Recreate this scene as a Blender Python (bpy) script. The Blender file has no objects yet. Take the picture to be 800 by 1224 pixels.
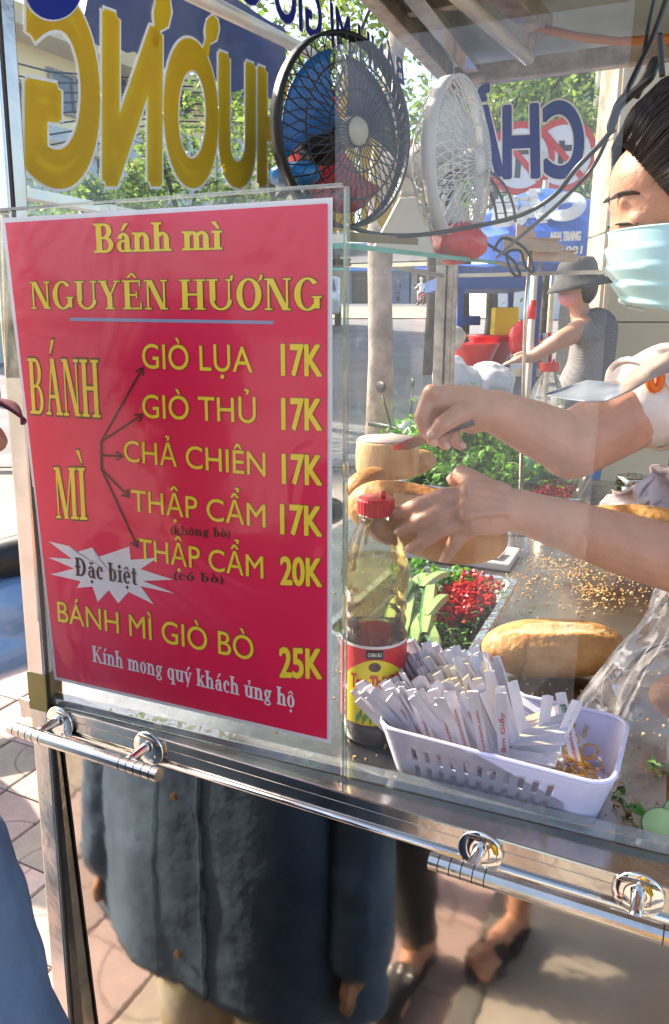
import bpy, math, random, unicodedata
from mathutils import Vector, Matrix, noise
R = math.radians
sc = bpy.context.scene
# ------------------------------------------------------------------ camera, world, sun, exposure
H, PITCH, F = 1.60, R(14.4), 884.0
cd = bpy.data.cameras.new('camera'); cam = bpy.data.objects.new('camera', cd); sc.collection.objects.link(cam)
cam.location = (0, 0, H); cam.rotation_euler = (math.pi/2 - PITCH, 0, 0)
cd.sensor_fit = 'VERTICAL'; cd.sensor_height = 24; cd.lens = 24*F/1224
cd.clip_start = .01; cd.clip_end = 2000
sc.camera = cam
SUN = Vector((-.66, .46, .62)).normalized()
w = bpy.data.worlds.new('World'); sc.world = w; w.use_nodes = True
nt = w.node_tree; bg = nt.nodes['Background']; sk = nt.nodes.new('ShaderNodeTexSky')
sk.sky_type = 'NISHITA'; sk.sun_disc = False
sk.sun_elevation = math.asin(SUN.z); sk.sun_rotation = math.atan2(SUN.x, SUN.y)
sk.air_density = 1.0; sk.dust_density = 3.0
nt.links.new(sk.outputs[0], bg.inputs[0]); bg.inputs[1].default_value = .15
ld = bpy.data.lights.new('sun', 'SUN'); ld.energy = 3.7; ld.angle = R(.8); ld.color = (1, .9, .76)
sun = bpy.data.objects.new('sun', ld); sc.collection.objects.link(sun)
sun.rotation_euler = SUN.to_track_quat('Z', 'Y').to_euler()
sc.view_settings.view_transform = 'Standard'; sc.view_settings.look = 'None'
sc.view_settings.exposure = 1.68; sc.view_settings.gamma = 1
sc.cycles.max_bounces = 10; sc.cycles.transparent_max_bounces = 32
sc.cycles.diffuse_bounces = 4; sc.cycles.glossy_bounces = 5; sc.cycles.transmission_bounces = 8
sc.cycles.caustics_reflective = False; sc.cycles.caustics_refractive = False

# ------------------------------------------------------------------ helpers
CAM = Vector((0, 0, H)); cP, sP = math.cos(PITCH), math.sin(PITCH)
def ray(px, py):
    x, y = px-400, 612-py
    return Vector((x, F*cP + y*sP, -F*sP + y*cP))
def at(px, py, Y): d = ray(px, py); return CAM + d*(Y/d.y)
def onz(px, py, z): d = ray(px, py); return CAM + d*((z-H)/d.z)
def onpl(px, py, p0, n): d = ray(px, py); return CAM + d*((p0-CAM).dot(n)/d.dot(n))
def ppm(py, Y): return ray(400, py).y/Y            # pixels of the photograph per metre at a depth
rnd = random.Random(7)
A = R(24); U = Vector((math.cos(A), -math.sin(A), 0)); V = Vector((math.sin(A), math.cos(A), 0)); Z = Vector((0, 0, 1))
C0 = Vector((-.41, .934, 0))
def L(u, v, z): return C0 + U*u + V*v + Z*z
AG = R(22.4); UG = Vector((math.cos(AG), -math.sin(AG), 0)); NG = Vector((math.sin(AG), math.cos(AG), 0))   # near glass pane
AP = R(25.7); UP = Vector((math.cos(AP), -math.sin(AP), 0)); NP = Vector((math.sin(AP), math.cos(AP), 0))   # lower panel front
PP = Vector((-.40, .92, 0))
CZ = H-.52; LZ = H-.51

class MB:
    def __init__(s): s.v, s.f, s.m = [], [], []
    def add(s, v, f, mi=0):
        n = len(s.v); s.v += [tuple(p) for p in v]; s.f += [tuple(i+n for i in q) for q in f]; s.m += [mi]*len(f)
    def hexa(s, p, mi=0): s.add(p, [(0,3,2,1),(4,5,6,7),(0,1,5,4),(1,2,6,5),(2,3,7,6),(3,0,4,7)], mi)
    def box(s, c, sz, rot=None, mi=0):
        c = Vector(c); x, y, z = [d/2 for d in sz]
        P = [Vector(q) for q in ((-x,-y,-z),(x,-y,-z),(x,y,-z),(-x,y,-z),(-x,-y,z),(x,-y,z),(x,y,z),(-x,y,z))]
        if rot is not None: P = [rot @ q for q in P]
        s.hexa([c+q for q in P], mi)
    def obox(s, c, ax, sz, mi=0):
        x, y, z = [ax[i]*(sz[i]/2) for i in range(3)]; c = Vector(c)
        s.hexa([c-x-y-z, c+x-y-z, c+x+y-z, c-x+y-z, c-x-y+z, c+x-y+z, c+x+y+z, c-x+y+z], mi)
    def bar(s, p, q, w, d=None, side=None, mi=0):
        p, q = Vector(p), Vector(q); t = (q-p); l = t.length; t.normalize()
        a = Vector(side) if side is not None else (Z if abs(t.z) < .9 else Vector((1,0,0)))
        a = (a - t*a.dot(t)).normalized(); b = t.cross(a)
        s.obox((p+q)/2, (a, b, t), (w, d or w, l), mi)
    def tube(s, pts, r, n=8, closed=False, mi=0, cap=True):
        pts = [Vector(p) for p in pts]; k = len(pts); rs = r if isinstance(r, (list, tuple)) else [r]*k
        if closed: t0 = (pts[1]-pts[-1]).normalized()
        else: t0 = (pts[1]-pts[0]).normalized()
        a = t0.orthogonal().normalized(); base = len(s.v); vs = []; fs = []
        for i, p in enumerate(pts):
            if closed: t = pts[(i+1) % k]-pts[i-1]
            else: t = pts[min(i+1, k-1)]-pts[max(i-1, 0)]
            t.normalize(); a = (a - t*a.dot(t))
            if a.length < 1e-6: a = t.orthogonal()
            a.normalize(); b = t.cross(a)
            for j in range(n):
                th = 2*math.pi*j/n; vs.append(p + (a*math.cos(th)+b*math.sin(th))*rs[i])
        for i in range(k if closed else k-1):
            for j in range(n):
                i2 = (i+1) % k; fs.append((i*n+j, i*n+(j+1) % n, i2*n+(j+1) % n, i2*n+j))
        if cap and not closed: fs.append(tuple(range(n-1, -1, -1))); fs.append(tuple((k-1)*n+j for j in range(n)))
        s.add(vs, fs, mi)
    def lathe(s, prof, c=(0,0,0), n=32, ax=None, mi=0, ribs=0, amp=0, cap=True):
        c = Vector(c); a, b, t = ax if ax else (Vector((1,0,0)), Vector((0,1,0)), Z); vs = []; fs = []
        for r, z in prof:
            for j in range(n):
                th = 2*math.pi*j/n; rr = r*(1+amp*math.cos(ribs*th)) if ribs else r
                vs.append(c + (a*math.cos(th)+b*math.sin(th))*rr + t*z)
        k = len(prof)
        for i in range(k-1):
            for j in range(n): fs.append((i*n+j, i*n+(j+1) % n, (i+1)*n+(j+1) % n, (i+1)*n+j))
        if cap: fs.append(tuple(range(n-1, -1, -1))); fs.append(tuple((k-1)*n+j for j in range(n)))
        s.add(vs, fs, mi)
    def prism(s, pts, vec, mi=0):
        n = len(pts); P = [Vector(p) for p in pts]; vec = Vector(vec)
        s.add(P+[p+vec for p in P], [tuple(range(n-1,-1,-1)), tuple(range(n, 2*n))]+[(i, (i+1) % n, n+(i+1) % n, n+i) for i in range(n)], mi)
    def ell(s, c, r, rot=None, nu=16, nv=10, mi=0, fn=None):
        c = Vector(c); vs = []; fs = []
        for i in range(nv+1):
            ph = math.pi*i/nv
            for j in range(nu):
                th = 2*math.pi*j/nu
                p = Vector((math.sin(ph)*math.cos(th)*r[0], math.sin(ph)*math.sin(th)*r[1], math.cos(ph)*r[2]))
                if fn: p = fn(p)
                if rot is not None: p = rot @ p
                vs.append(c+p)
        for i in range(nv):
            for j in range(nu): fs.append((i*nu+j, (i+1)*nu+j, (i+1)*nu+(j+1) % nu, i*nu+(j+1) % nu))
        s.add(vs, fs, mi)
    def grid(s, fn, nu, nv, mi=0, mfn=None):
        n = len(s.v); s.v += [tuple(fn(i/nu, j/nv)) for j in range(nv+1) for i in range(nu+1)]
        for j in range(nv):
            for i in range(nu):
                a = n+j*(nu+1)+i; s.f.append((a, a+1, a+nu+2, a+nu+1)); s.m.append(mfn(i, j) if mfn else mi)
    def mesh(s, name, mats, smooth=False):
        me = bpy.data.meshes.new(name); me.from_pydata(s.v, [], s.f)
        for m in (mats if isinstance(mats, (list, tuple)) else [mats]): me.materials.append(m)
        if any(s.m): me.polygons.foreach_set('material_index', s.m)
        if smooth: me.polygons.foreach_set('use_smooth', [True]*len(me.polygons))
        me.update(); return me
    def build(s, name, mats, parent=None, smooth=False, bevel=0, auto=None, solid=0, recalc=False):
        me = s.mesh(name, mats, smooth)
        if recalc:
            import bmesh
            bm = bmesh.new(); bm.from_mesh(me); bmesh.ops.remove_doubles(bm, verts=bm.verts, dist=1e-5)
            bmesh.ops.recalc_face_normals(bm, faces=bm.faces); bm.to_mesh(me); bm.free()
        o = link(name, me, parent)
        if solid: m = o.modifiers.new('s', 'SOLIDIFY'); m.thickness = solid
        if bevel: m = o.modifiers.new('b', 'BEVEL'); m.width = bevel; m.segments = 2; m.limit_method = 'ANGLE'
        return o
def link(name, data, parent=None):
    o = bpy.data.objects.new(name, data); sc.collection.objects.link(o)
    if parent is not None:
        o.parent = parent; o.matrix_parent_inverse = WM(parent).inverted()
    return o
def WM(o):
    m = o.matrix_basis.copy()
    return (WM(o.parent) @ o.matrix_parent_inverse @ m) if o.parent else m
def tag(o, label=None, cat=None, group=None, kind=None):
    if label: o['label'] = label
    if cat: o['category'] = cat
    if group: o['group'] = group
    if kind: o['kind'] = kind
    return o
def root(name, loc, label, cat, group=None, rz=0):
    o = link(name, None); o.location = loc; o.rotation_euler = (0, 0, rz); return tag(o, label, cat, group)
def struct(o): o['kind'] = 'structure'; return o
def place(me, name, parent=None, loc=(0,0,0), rot=None, scale=1):
    o = bpy.data.objects.new(name, me); sc.collection.objects.link(o)
    M = Matrix.LocRotScale(Vector(loc), rot, Vector((scale,)*3) if not hasattr(scale, '__len__') else Vector(scale))
    if parent is not None: o.parent = parent; o.matrix_parent_inverse = WM(parent).inverted()
    o.matrix_basis = M
    return o
def copy_tree(o, parent=None, par_old=None):
    c = o.copy(); sc.collection.objects.link(c)
    if parent is not None: c.parent = parent
    for ch in [x for x in sc.collection.objects if x.parent == o]: copy_tree(ch, c)
    return c

# ------------------------------------------------------------------ materials
def srgb(h):
    h = h.lstrip('#'); c = [int(h[i:i+2], 16)/255 for i in (0, 2, 4)]
    return tuple(((x/12.92) if x <= .04045 else ((x+.055)/1.055)**2.4) for x in c)
def mat(name, col, rough=.6, metal=0, var=0, vs=8, bump=0, bs=60, spec=.5, col2=None, trans=0, ior=1.45, coat=0, sheen=0, sss=0, emit=None, stretch=None, rvar=0, detail=4, objrand=0):
    m = bpy.data.materials.new(name); m.use_nodes = True; t = m.node_tree; b = t.nodes['Principled BSDF']
    if isinstance(col, str): col = srgb(col)
    if isinstance(col2, str): col2 = srgb(col2)
    b.inputs['Base Color'].default_value = (*col, 1); b.inputs['Roughness'].default_value = rough
    b.inputs['Metallic'].default_value = metal; b.inputs['Specular IOR Level'].default_value = spec
    b.inputs['Transmission Weight'].default_value = trans; b.inputs['IOR'].default_value = ior
    b.inputs['Coat Weight'].default_value = coat
    if sheen: b.inputs['Sheen Weight'].default_value = sheen
    if sss: b.inputs['Subsurface Weight'].default_value = sss; b.inputs['Subsurface Radius'].default_value = (.012, .005, .003); b.inputs['Subsurface Scale'].default_value = 1
    if emit: b.inputs['Emission Color'].default_value = (*emit[0], 1); b.inputs['Emission Strength'].default_value = emit[1]
    co = t.nodes.new('ShaderNodeTexCoord'); src = co.outputs['Object']
    if stretch:
        mp = t.nodes.new('ShaderNodeMapping'); mp.inputs['Scale'].default_value = stretch; t.links.new(src, mp.inputs[0]); src = mp.outputs[0]
    if var or col2:
        n = t.nodes.new('ShaderNodeTexNoise'); n.inputs['Scale'].default_value = vs; n.inputs['Detail'].default_value = detail; n.inputs['Roughness'].default_value = .6
        t.links.new(src, n.inputs[0]); cr = t.nodes.new('ShaderNodeValToRGB')
        a = tuple(min(1, x*(1+var)) for x in col); z = col2 if col2 else tuple(x*(1-var) for x in col)
        cr.color_ramp.elements[0].position = .35; cr.color_ramp.elements[1].position = .68
        cr.color_ramp.elements[0].color = (*z, 1); cr.color_ramp.elements[1].color = (*a, 1)
        t.links.new(n.outputs[0], cr.inputs[0]); out = cr.outputs[0]
        if objrand:
            oi = t.nodes.new('ShaderNodeObjectInfo'); mr = t.nodes.new('ShaderNodeMapRange'); mr.inputs[3].default_value = 1-objrand; mr.inputs[4].default_value = 1+objrand
            t.links.new(oi.outputs['Random'], mr.inputs[0]); hs = t.nodes.new('ShaderNodeHueSaturation'); t.links.new(mr.outputs[0], hs.inputs['Value']); t.links.new(out, hs.inputs['Color']); out = hs.outputs[0]
        t.links.new(out, b.inputs['Base Color'])
        if rvar:
            mr = t.nodes.new('ShaderNodeMapRange'); mr.inputs[3].default_value = max(0, rough-rvar); mr.inputs[4].default_value = rough+rvar
            t.links.new(n.outputs[0], mr.inputs[0]); t.links.new(mr.outputs[0], b.inputs['Roughness'])
    if bump:
        n = t.nodes.new('ShaderNodeTexNoise'); n.inputs['Scale'].default_value = bs; n.inputs['Detail'].default_value = 5; t.links.new(src, n.inputs[0])
        bp = t.nodes.new('ShaderNodeBump'); bp.inputs['Strength'].default_value = min(1, bump); bp.inputs['Distance'].default_value = .4/bs
        t.links.new(n.outputs[0], bp.inputs['Height']); t.links.new(bp.outputs[0], b.inputs['Normal'])
        if coat: t.links.new(bp.outputs[0], b.inputs['Coat Normal'])
    return m
def pane_mat(name, tint=(1,1,1), ior=1.45, rough=.0, bump=0, bs=8, dirt_haze=0, boost=1, dirt_haze_col=(.8,.8,.78)):
    m = bpy.data.materials.new(name); m.use_nodes = True; t = m.node_tree
    for n in list(t.nodes):
        if n.type != 'OUTPUT_MATERIAL': t.nodes.remove(n)
    o = [n for n in t.nodes][0]
    tr = t.nodes.new('ShaderNodeBsdfTransparent'); tr.inputs[0].default_value = (*tint, 1)
    gl = t.nodes.new('ShaderNodeBsdfGlossy'); gl.inputs['Roughness'].default_value = rough
    fr = t.nodes.new('ShaderNodeFresnel'); fr.inputs[0].default_value = ior; mx = t.nodes.new('ShaderNodeMixShader')
    fac = fr.outputs[0]
    if boost != 1:
        mu = t.nodes.new('ShaderNodeMath'); mu.operation = 'MULTIPLY'; mu.use_clamp = True; mu.inputs[1].default_value = boost; t.links.new(fac, mu.inputs[0]); fac = mu.outputs[0]
    t.links.new(fac, mx.inputs[0]); t.links.new(tr.outputs[0], mx.inputs[1]); t.links.new(gl.outputs[0], mx.inputs[2]); out = mx
    co = t.nodes.new('ShaderNodeTexCoord')
    if bump:
        n = t.nodes.new('ShaderNodeTexNoise'); n.inputs['Scale'].default_value = bs; n.inputs['Detail'].default_value = 3; n.inputs['Distortion'].default_value = 1.2; t.links.new(co.outputs['Object'], n.inputs[0])
        bp = t.nodes.new('ShaderNodeBump'); bp.inputs['Strength'].default_value = bump; bp.inputs['Distance'].default_value = .3/bs
        t.links.new(n.outputs[0], bp.inputs['Height']); t.links.new(bp.outputs[0], gl.inputs['Normal']); t.links.new(bp.outputs[0], fr.inputs['Normal'])
    if dirt_haze:  # whitish diffuse share: surface dirt, also painted haze and milky highlights
        df = t.nodes.new('ShaderNodeBsdfDiffuse'); df.inputs[0].default_value = (*dirt_haze_col, 1)
        n = t.nodes.new('ShaderNodeTexNoise'); n.inputs['Scale'].default_value = 7; n.inputs['Detail'].default_value = 8; n.inputs['Roughness'].default_value = .7; t.links.new(co.outputs['Object'], n.inputs[0])
        mr = t.nodes.new('ShaderNodeMapRange'); mr.inputs[1].default_value = .3; mr.inputs[2].default_value = .8; mr.inputs[3].default_value = dirt_haze*.2; mr.inputs[4].default_value = dirt_haze
        t.links.new(n.outputs[0], mr.inputs[0]); m2 = t.nodes.new('ShaderNodeMixShader'); t.links.new(mr.outputs[0], m2.inputs[0]); t.links.new(out.outputs[0], m2.inputs[1]); t.links.new(df.outputs[0], m2.inputs[2]); out = m2
    t.links.new(out.outputs[0], o.inputs[0]); return m
def leaf_mat(name, col, tr=.45, rough=.5):
    m = mat(name, col, rough, var=.35, vs=5); t = m.node_tree; b = t.nodes['Principled BSDF']; o = [n for n in t.nodes if n.type == 'OUTPUT_MATERIAL'][0]
    tl = t.nodes.new('ShaderNodeBsdfTranslucent'); c = srgb(col) if isinstance(col, str) else col
    tl.inputs[0].default_value = (min(1, c[0]*1.6), min(1, c[1]*1.6), c[2]*.8, 1)
    mx = t.nodes.new('ShaderNodeMixShader'); mx.inputs[0].default_value = tr
    t.links.new(b.outputs[0], mx.inputs[1]); t.links.new(tl.outputs[0], mx.inputs[2]); t.links.new(mx.outputs[0], o.inputs[0]); return m

def sheer(name, col, tc, f):
    m = mat(name, col, .4, var=.06); t = m.node_tree; b = t.nodes['Principled BSDF']; o = [n for n in t.nodes if n.type == 'OUTPUT_MATERIAL'][0]
    tl = t.nodes.new('ShaderNodeBsdfTranslucent'); tl.inputs[0].default_value = (*tc, 1); mx = t.nodes.new('ShaderNodeMixShader'); mx.inputs[0].default_value = f
    t.links.new(b.outputs[0], mx.inputs[1]); t.links.new(tl.outputs[0], mx.inputs[2]); t.links.new(mx.outputs[0], o.inputs[0]); return m
M = {}
M['steel'] = mat('steel', (.60,.56,.50), .20, 1, var=.18, vs=9, bump=.06, bs=9, rvar=.16, detail=9)
M['mirror'] = mat('mirror', (.47,.43,.37), .055, 1, var=.05, vs=3, bump=.012, bs=2.5, rvar=.02)
M['counter'] = mat('counter', (.50,.47,.43), .26, 1, var=.18, vs=9, bump=.06, bs=40, rvar=.1)
M['chrome'] = mat('chrome', (.75,.72,.68), .07, 1)
M['oldalu'] = mat('oldalu', (.42,.37,.32), .35, .6, var=.3, vs=20)
M['roofm'] = mat('roofm', (.34,.40,.36), .4, .3, var=.2, vs=4)
M['tape'] = mat('tape', '#8d7a3c', .4, var=.1)
M['glass'] = pane_mat('glass', (.985,.995,.985), bump=.02, bs=3, dirt_haze=.045)
M['glassfar'] = pane_mat('glassfar', (.98,.99,.985), dirt_haze=.15, bump=.02, bs=3)  # dusty glass, strengthened to paint a washed-out haze over the street
M['sleeve'] = pane_mat('sleeve', (.995,.99,.99), ior=1.45, rough=.09, bump=.16, bs=4, dirt_haze=.0, boost=.7)
M['glassedge'] = mat('glassedge', (.09,.42,.33), .1, spec=.8, var=.2)
M['shelfglass'] = pane_mat('shelfglass', (.80,.93,.88), boost=1.2, dirt_haze=.04)
M['red'] = mat('poster_red', (.84,.013,.080), .4, coat=.3, var=.03, vs=3)
M['paperw'] = mat('paper_white', (.80,.80,.82), .5)
M['yel'] = mat('poster_yellow', (.98,.72,.05), .35)
M['olive'] = mat('poster_olive', (.16,.08,.012), .4)
M['brown'] = mat('poster_brown', (.085,.028,.012), .4)
M['bluebar'] = mat('poster_greyblue', (.30,.35,.52), .4)
M['vyel'] = None
M['vblue'] = None
M['vwhite'] = mat('vinyl_white', (.8,.8,.78), .4)
M['skin'] = mat('skin', (.56,.29,.185), .45, var=.10, vs=22, bump=.45, bs=170, sss=.2, coat=.06)
M['hair'] = mat('hair', (.020,.011,.007), .30, var=.4, vs=60, bump=.5, bs=120, stretch=(1,1,.15))
M['black'] = mat('blackplastic', (.014,.013,.014), .4, spec=.4)
M['cable'] = mat('cable', (.018,.016,.016), .35)

M['vyel'] = sheer('vinyl_yellow', (.88,.63,.03), (.95,.74,.06), .55); M['vblue'] = sheer('vinyl_blue', (.012,.035,.33), (.02,.06,.5), .4)
# ------------------------------------------------------------------ lettering
def quadmap(P):      # bilinear: P00, P10, P01, P11 (start base, end base, start top, end top)
    P = [Vector(p) for p in P]
    def f(s, t): return P[0]*(1-s)*(1-t)+P[1]*s*(1-t)+P[2]*(1-s)*t+P[3]*s*t
    return f
_fc = {}
def font_mesh(txt):
    if txt not in _fc:
        c = bpy.data.curves.new('t', 'FONT'); c.body = txt; c.resolution_u = 12 if txt in ('HUONG','NGUYÊN','CH','Ả','BẢO') else 4
        o = bpy.data.objects.new('t', c); sc.collection.objects.link(o)
        me = bpy.data.meshes.new_from_object(o.evaluated_get(bpy.context.evaluated_depsgraph_get()))
        V_ = [tuple(v.co) for v in me.vertices]; F_ = [tuple(p.vertices) for p in me.polygons]
        cnt = {}
        for f in F_:
            for i in range(len(f)):
                e = (f[i], f[(i+1) % len(f)]); k = (min(e), max(e)); cnt[k] = cnt.get(k, 0)+1
        E_ = [k for k, v in cnt.items() if v == 1]
        bpy.data.objects.remove(o); bpy.data.meshes.remove(me); _fc[txt] = (V_, F_, E_)
    return _fc[txt]
CAP = .682
def text(name, txt, fmap, nrm, m, parent, off=0, outline=None, ooff=.03, lift=.0006, kind='sans'):
    """lettering as thin sheets; fmap maps (0..1, 0..1) = (advance, baseline to cap height)"""
    nrm = Vector(nrm)
    V0 = font_mesh(txt)[0] if kind == 'sans' else serif(txt, 0)[0]
    x0 = min(v[0] for v in V0); x1 = max(v[0] for v in V0); ch = CAP if kind == 'sans' else 1.0; res = None
    unit = (fmap(.5, 1)-fmap(.5, 0)).length/ch
    for o_, mm, lf, nm in (([(ooff+off, outline, lift, name+'_outline')] if outline else []) + [(off, m, lift+(.0004 if outline else 0), name)]):
        b = MB()
        if kind == 'sans':
            Vv, Ff, Ee = font_mesh(txt); P = [fmap((v[0]-x0)/(x1-x0), v[1]/ch) for v in Vv]
            b.add([p + nrm*lf for p in P], Ff)
            if o_ > 0:
                hw = o_*unit
                for k, (i, j) in enumerate(Ee):
                    p, q = P[i], P[j]; d = q-p
                    if d.length < 1e-7: continue
                    d.normalize(); s_ = d.cross(nrm).normalized()*hw; e_ = d*hw*.45; z_ = nrm*(lf-.00004-.00001*(k % 12))
                    b.add([p-e_-s_+z_, q+e_-s_+z_, q+e_+s_+z_, p-e_+s_+z_], [(0,1,2,3)])
        else:
            Vv, Ff = serif(txt, o_); b.add([fmap((v[0]-x0)/(x1-x0), v[1]/ch) + nrm*(lf+v[2]) for v in Vv], Ff)
        res = b.build(nm, mm, parent)
    return res
def serif_glyph(ch, g):
    P = []
    def poly(*p): P.append(list(p))
    def rect(x0, y0, x1, y1): poly((x0-g, y0-g), (x1+g, y0-g), (x1+g, y1+g), (x0-g, y1+g))
    def ring(cx, cy, rx, ry, tx, ty, a0=0, a1=360, n=20):
        n = max(4, int(n*abs(a1-a0)/360))
        for i in range(n):
            t0, t1 = R(a0+(a1-a0)*i/n), R(a0+(a1-a0)*(i+1)/n)
            o_ = [(cx+(rx+g)*math.cos(t), cy+(ry+g)*math.sin(t)) for t in (t0, t1)]
            i_ = [(cx+(rx-tx-g)*math.cos(t), cy+(ry-ty-g)*math.sin(t)) for t in (t1, t0)]
            P.append(o_+i_)
    def diag(x0, y0, x1, y1, w): poly((x0-w/2-g, y0), (x0+w/2+g, y0), (x1+w/2+g, y1), (x1-w/2-g, y1))
    def sf(x, y, w=.3, h=.05): rect(x-w/2, y if y < .3 else y-h, x+w/2, y+h if y < .3 else y)
    W, T, X = .20, .07, .66
    def stem(x, y0, y1, w=W, s0=True, s1=True):
        rect(x-w/2, y0, x+w/2, y1)
        if s0: sf(x, y0, w+.18)
        if s1: sf(x, y1, w+.18)
    adv = .8
    if ch == 'N': stem(.14,0,1,T); stem(.74,0,1,T); diag(.20,1,.70,0,W); adv = .88
    elif ch == 'G': ring(.46,.5,.42,.52,W,T,42,318,26); rect(.66,.06,.84,.42); sf(.75,.44,.32); adv = .92
    elif ch == 'U': stem(.19,.3,1,W,False); stem(.76,.3,1,T,False); ring(.475,.32,.385,.34,W*.75,T,180,360,16); adv = .92
    elif ch == 'Y': diag(.42,.42,.16,1,W); diag(.42,.42,.72,1,T); stem(.42,0,.46,W,True,False); sf(.16,1,.34); sf(.72,1,.24); adv = .86
    elif ch == 'E': stem(.2,0,1); rect(.2,.94,.70,1); rect(.2,0,.72,.06); rect(.2,.47,.56,.53); rect(.66,.78,.71,1); rect(.69,0,.74,.24); rect(.53,.38,.58,.62); adv = .8
    elif ch == 'H': stem(.2,0,1); stem(.74,0,1); rect(.2,.47,.74,.54); adv = .94
    elif ch == 'O': ring(.46,.5,.42,.52,W,T,0,360,30); adv = .92
    elif ch == 'B': stem(.2,0,1); ring(.42,.75,.28,.25,W*.85,.06,-90,90,24); ring(.44,.26,.32,.27,W*.85,.06,-90,90,24); rect(.2,.94,.44,1); rect(.2,.48,.44,.53); rect(.2,0,.44,.06); adv = .82
    elif ch == 'A': diag(.14,0,.42,1,T); diag(.70,0,.44,1,W); rect(.24,.3,.6,.36); sf(.14,0,.26); sf(.70,0,.34); adv = .86
    elif ch == 'M': stem(.14,0,1,T); stem(.94,0,1,W); diag(.2,1,.54,0,W); diag(.86,1,.54,0,T); adv = 1.12
    elif ch == 'I': stem(.2,0,1); adv = .4
    elif ch == 'K': stem(.2,0,1); diag(.28,.42,.74,1,T); diag(.78,0,.40,.58,W); sf(.76,1,.28); sf(.78,0,.34); adv = .94
    elif ch == 'Đ': stem(.2,0,1); ring(.36,.5,.46,.5,W,.06,-90,90,26); rect(.2,.94,.38,1); rect(.2,0,.38,.06); rect(.0,.47,.42,.54); adv = .9
    elif ch == 'a': stem(.44,.02,.44,W*.85,False,False); ring(.3,.42,.225,.24,W*.8,.06,0,170,14); ring(.27,.2,.22,.21,W*.7,.06,60,300,16); rect(.40,0,.60,.06); adv = .62
    elif ch == 'n': stem(.16,0,X,W*.85); stem(.52,0,.45,W*.85,True,False); ring(.37,.42,.235,.25,W*.8,.08,0,150,14); adv = .7
    elif ch == 'h': stem(.16,0,1,W*.85); stem(.52,0,.45,W*.85,True,False); ring(.37,.42,.235,.25,W*.8,.08,0,150,14); adv = .7
    elif ch == 'm': stem(.16,0,X,W*.85); stem(.50,0,.45,W*.85,True,False); stem(.84,0,.45,W*.85,True,False); ring(.35,.42,.235,.25,W*.8,.08,0,150,12); ring(.69,.42,.235,.25,W*.8,.08,0,150,12); adv = 1.02
    elif ch == 'ı': stem(.16,0,X,W*.85); adv = .34
    elif ch == 'i': stem(.16,0,X,W*.85); ring(.15,.86,.1,.1,.1,.1,0,360,10); adv = .34
    elif ch == 'o': ring(.29,.33,.26,.35,W*.8,.05,0,360,20); adv = .58
    elif ch == 'c': ring(.29,.33,.26,.35,W*.8,.05,45,315,18); ring(.43,.5,.075,.08,.07,.07,0,360,8); adv = .52
    elif ch == 'e': ring(.29,.33,.26,.35,W*.8,.05,0,320,18); rect(.1,.33,.5,.38); adv = .56
    elif ch == 'g': ring(.27,.44,.22,.24,W*.7,.05,0,360,18); ring(.28,-.06,.25,.15,.08,.07,0,360,16); ring(.5,.62,.08,.07,.07,.06,0,360,8); rect(.12,.1,.4,.18); adv = .58
    elif ch == 'u': stem(.16,.16,X,W*.85,False); stem(.52,0,X,W*.85,False); rect(.52,0,.66,.05); ring(.33,.22,.255,.23,W*.8,.08,180,330,12); adv = .7
    elif ch == 'q': ring(.29,.33,.26,.35,W*.8,.05,0,360,20); stem(.49,-.26,X,W*.85,True,False); adv = .66
    elif ch == 'y': diag(.30,.05,.12,X,W*.85); diag(.30,.0,.52,X,T); diag(.20,-.24,.32,.1,T); sf(.12,X,.28); sf(.52,X,.22); adv = .6
    elif ch == 'k': stem(.16,0,1,W*.85); diag(.24,.28,.5,X,T); diag(.55,0,.32,.4,W*.85); sf(.55,0,.28); sf(.5,X,.22); adv = .68
    elif ch == 't': rect(.12,.1,.12+W*.8,.9); rect(.0,X-.06,.38,X); ring(.30,.14,.18,.16,W*.7,.07,180,320,10); adv = .42
    elif ch == 'b': stem(.16,0,1,W*.85,False); ring(.32,.33,.26,.35,W*.8,.05,-140,140,20); adv = .64
    elif ch == '(': ring(.5,.35,.42,.66,.12,.01,125,235,12); adv = .34
    elif ch == ')': ring(-.16,.35,.42,.66,.12,.01,-55,55,12); adv = .34
    elif ch == ' ': adv = .32
    return P, adv
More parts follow.
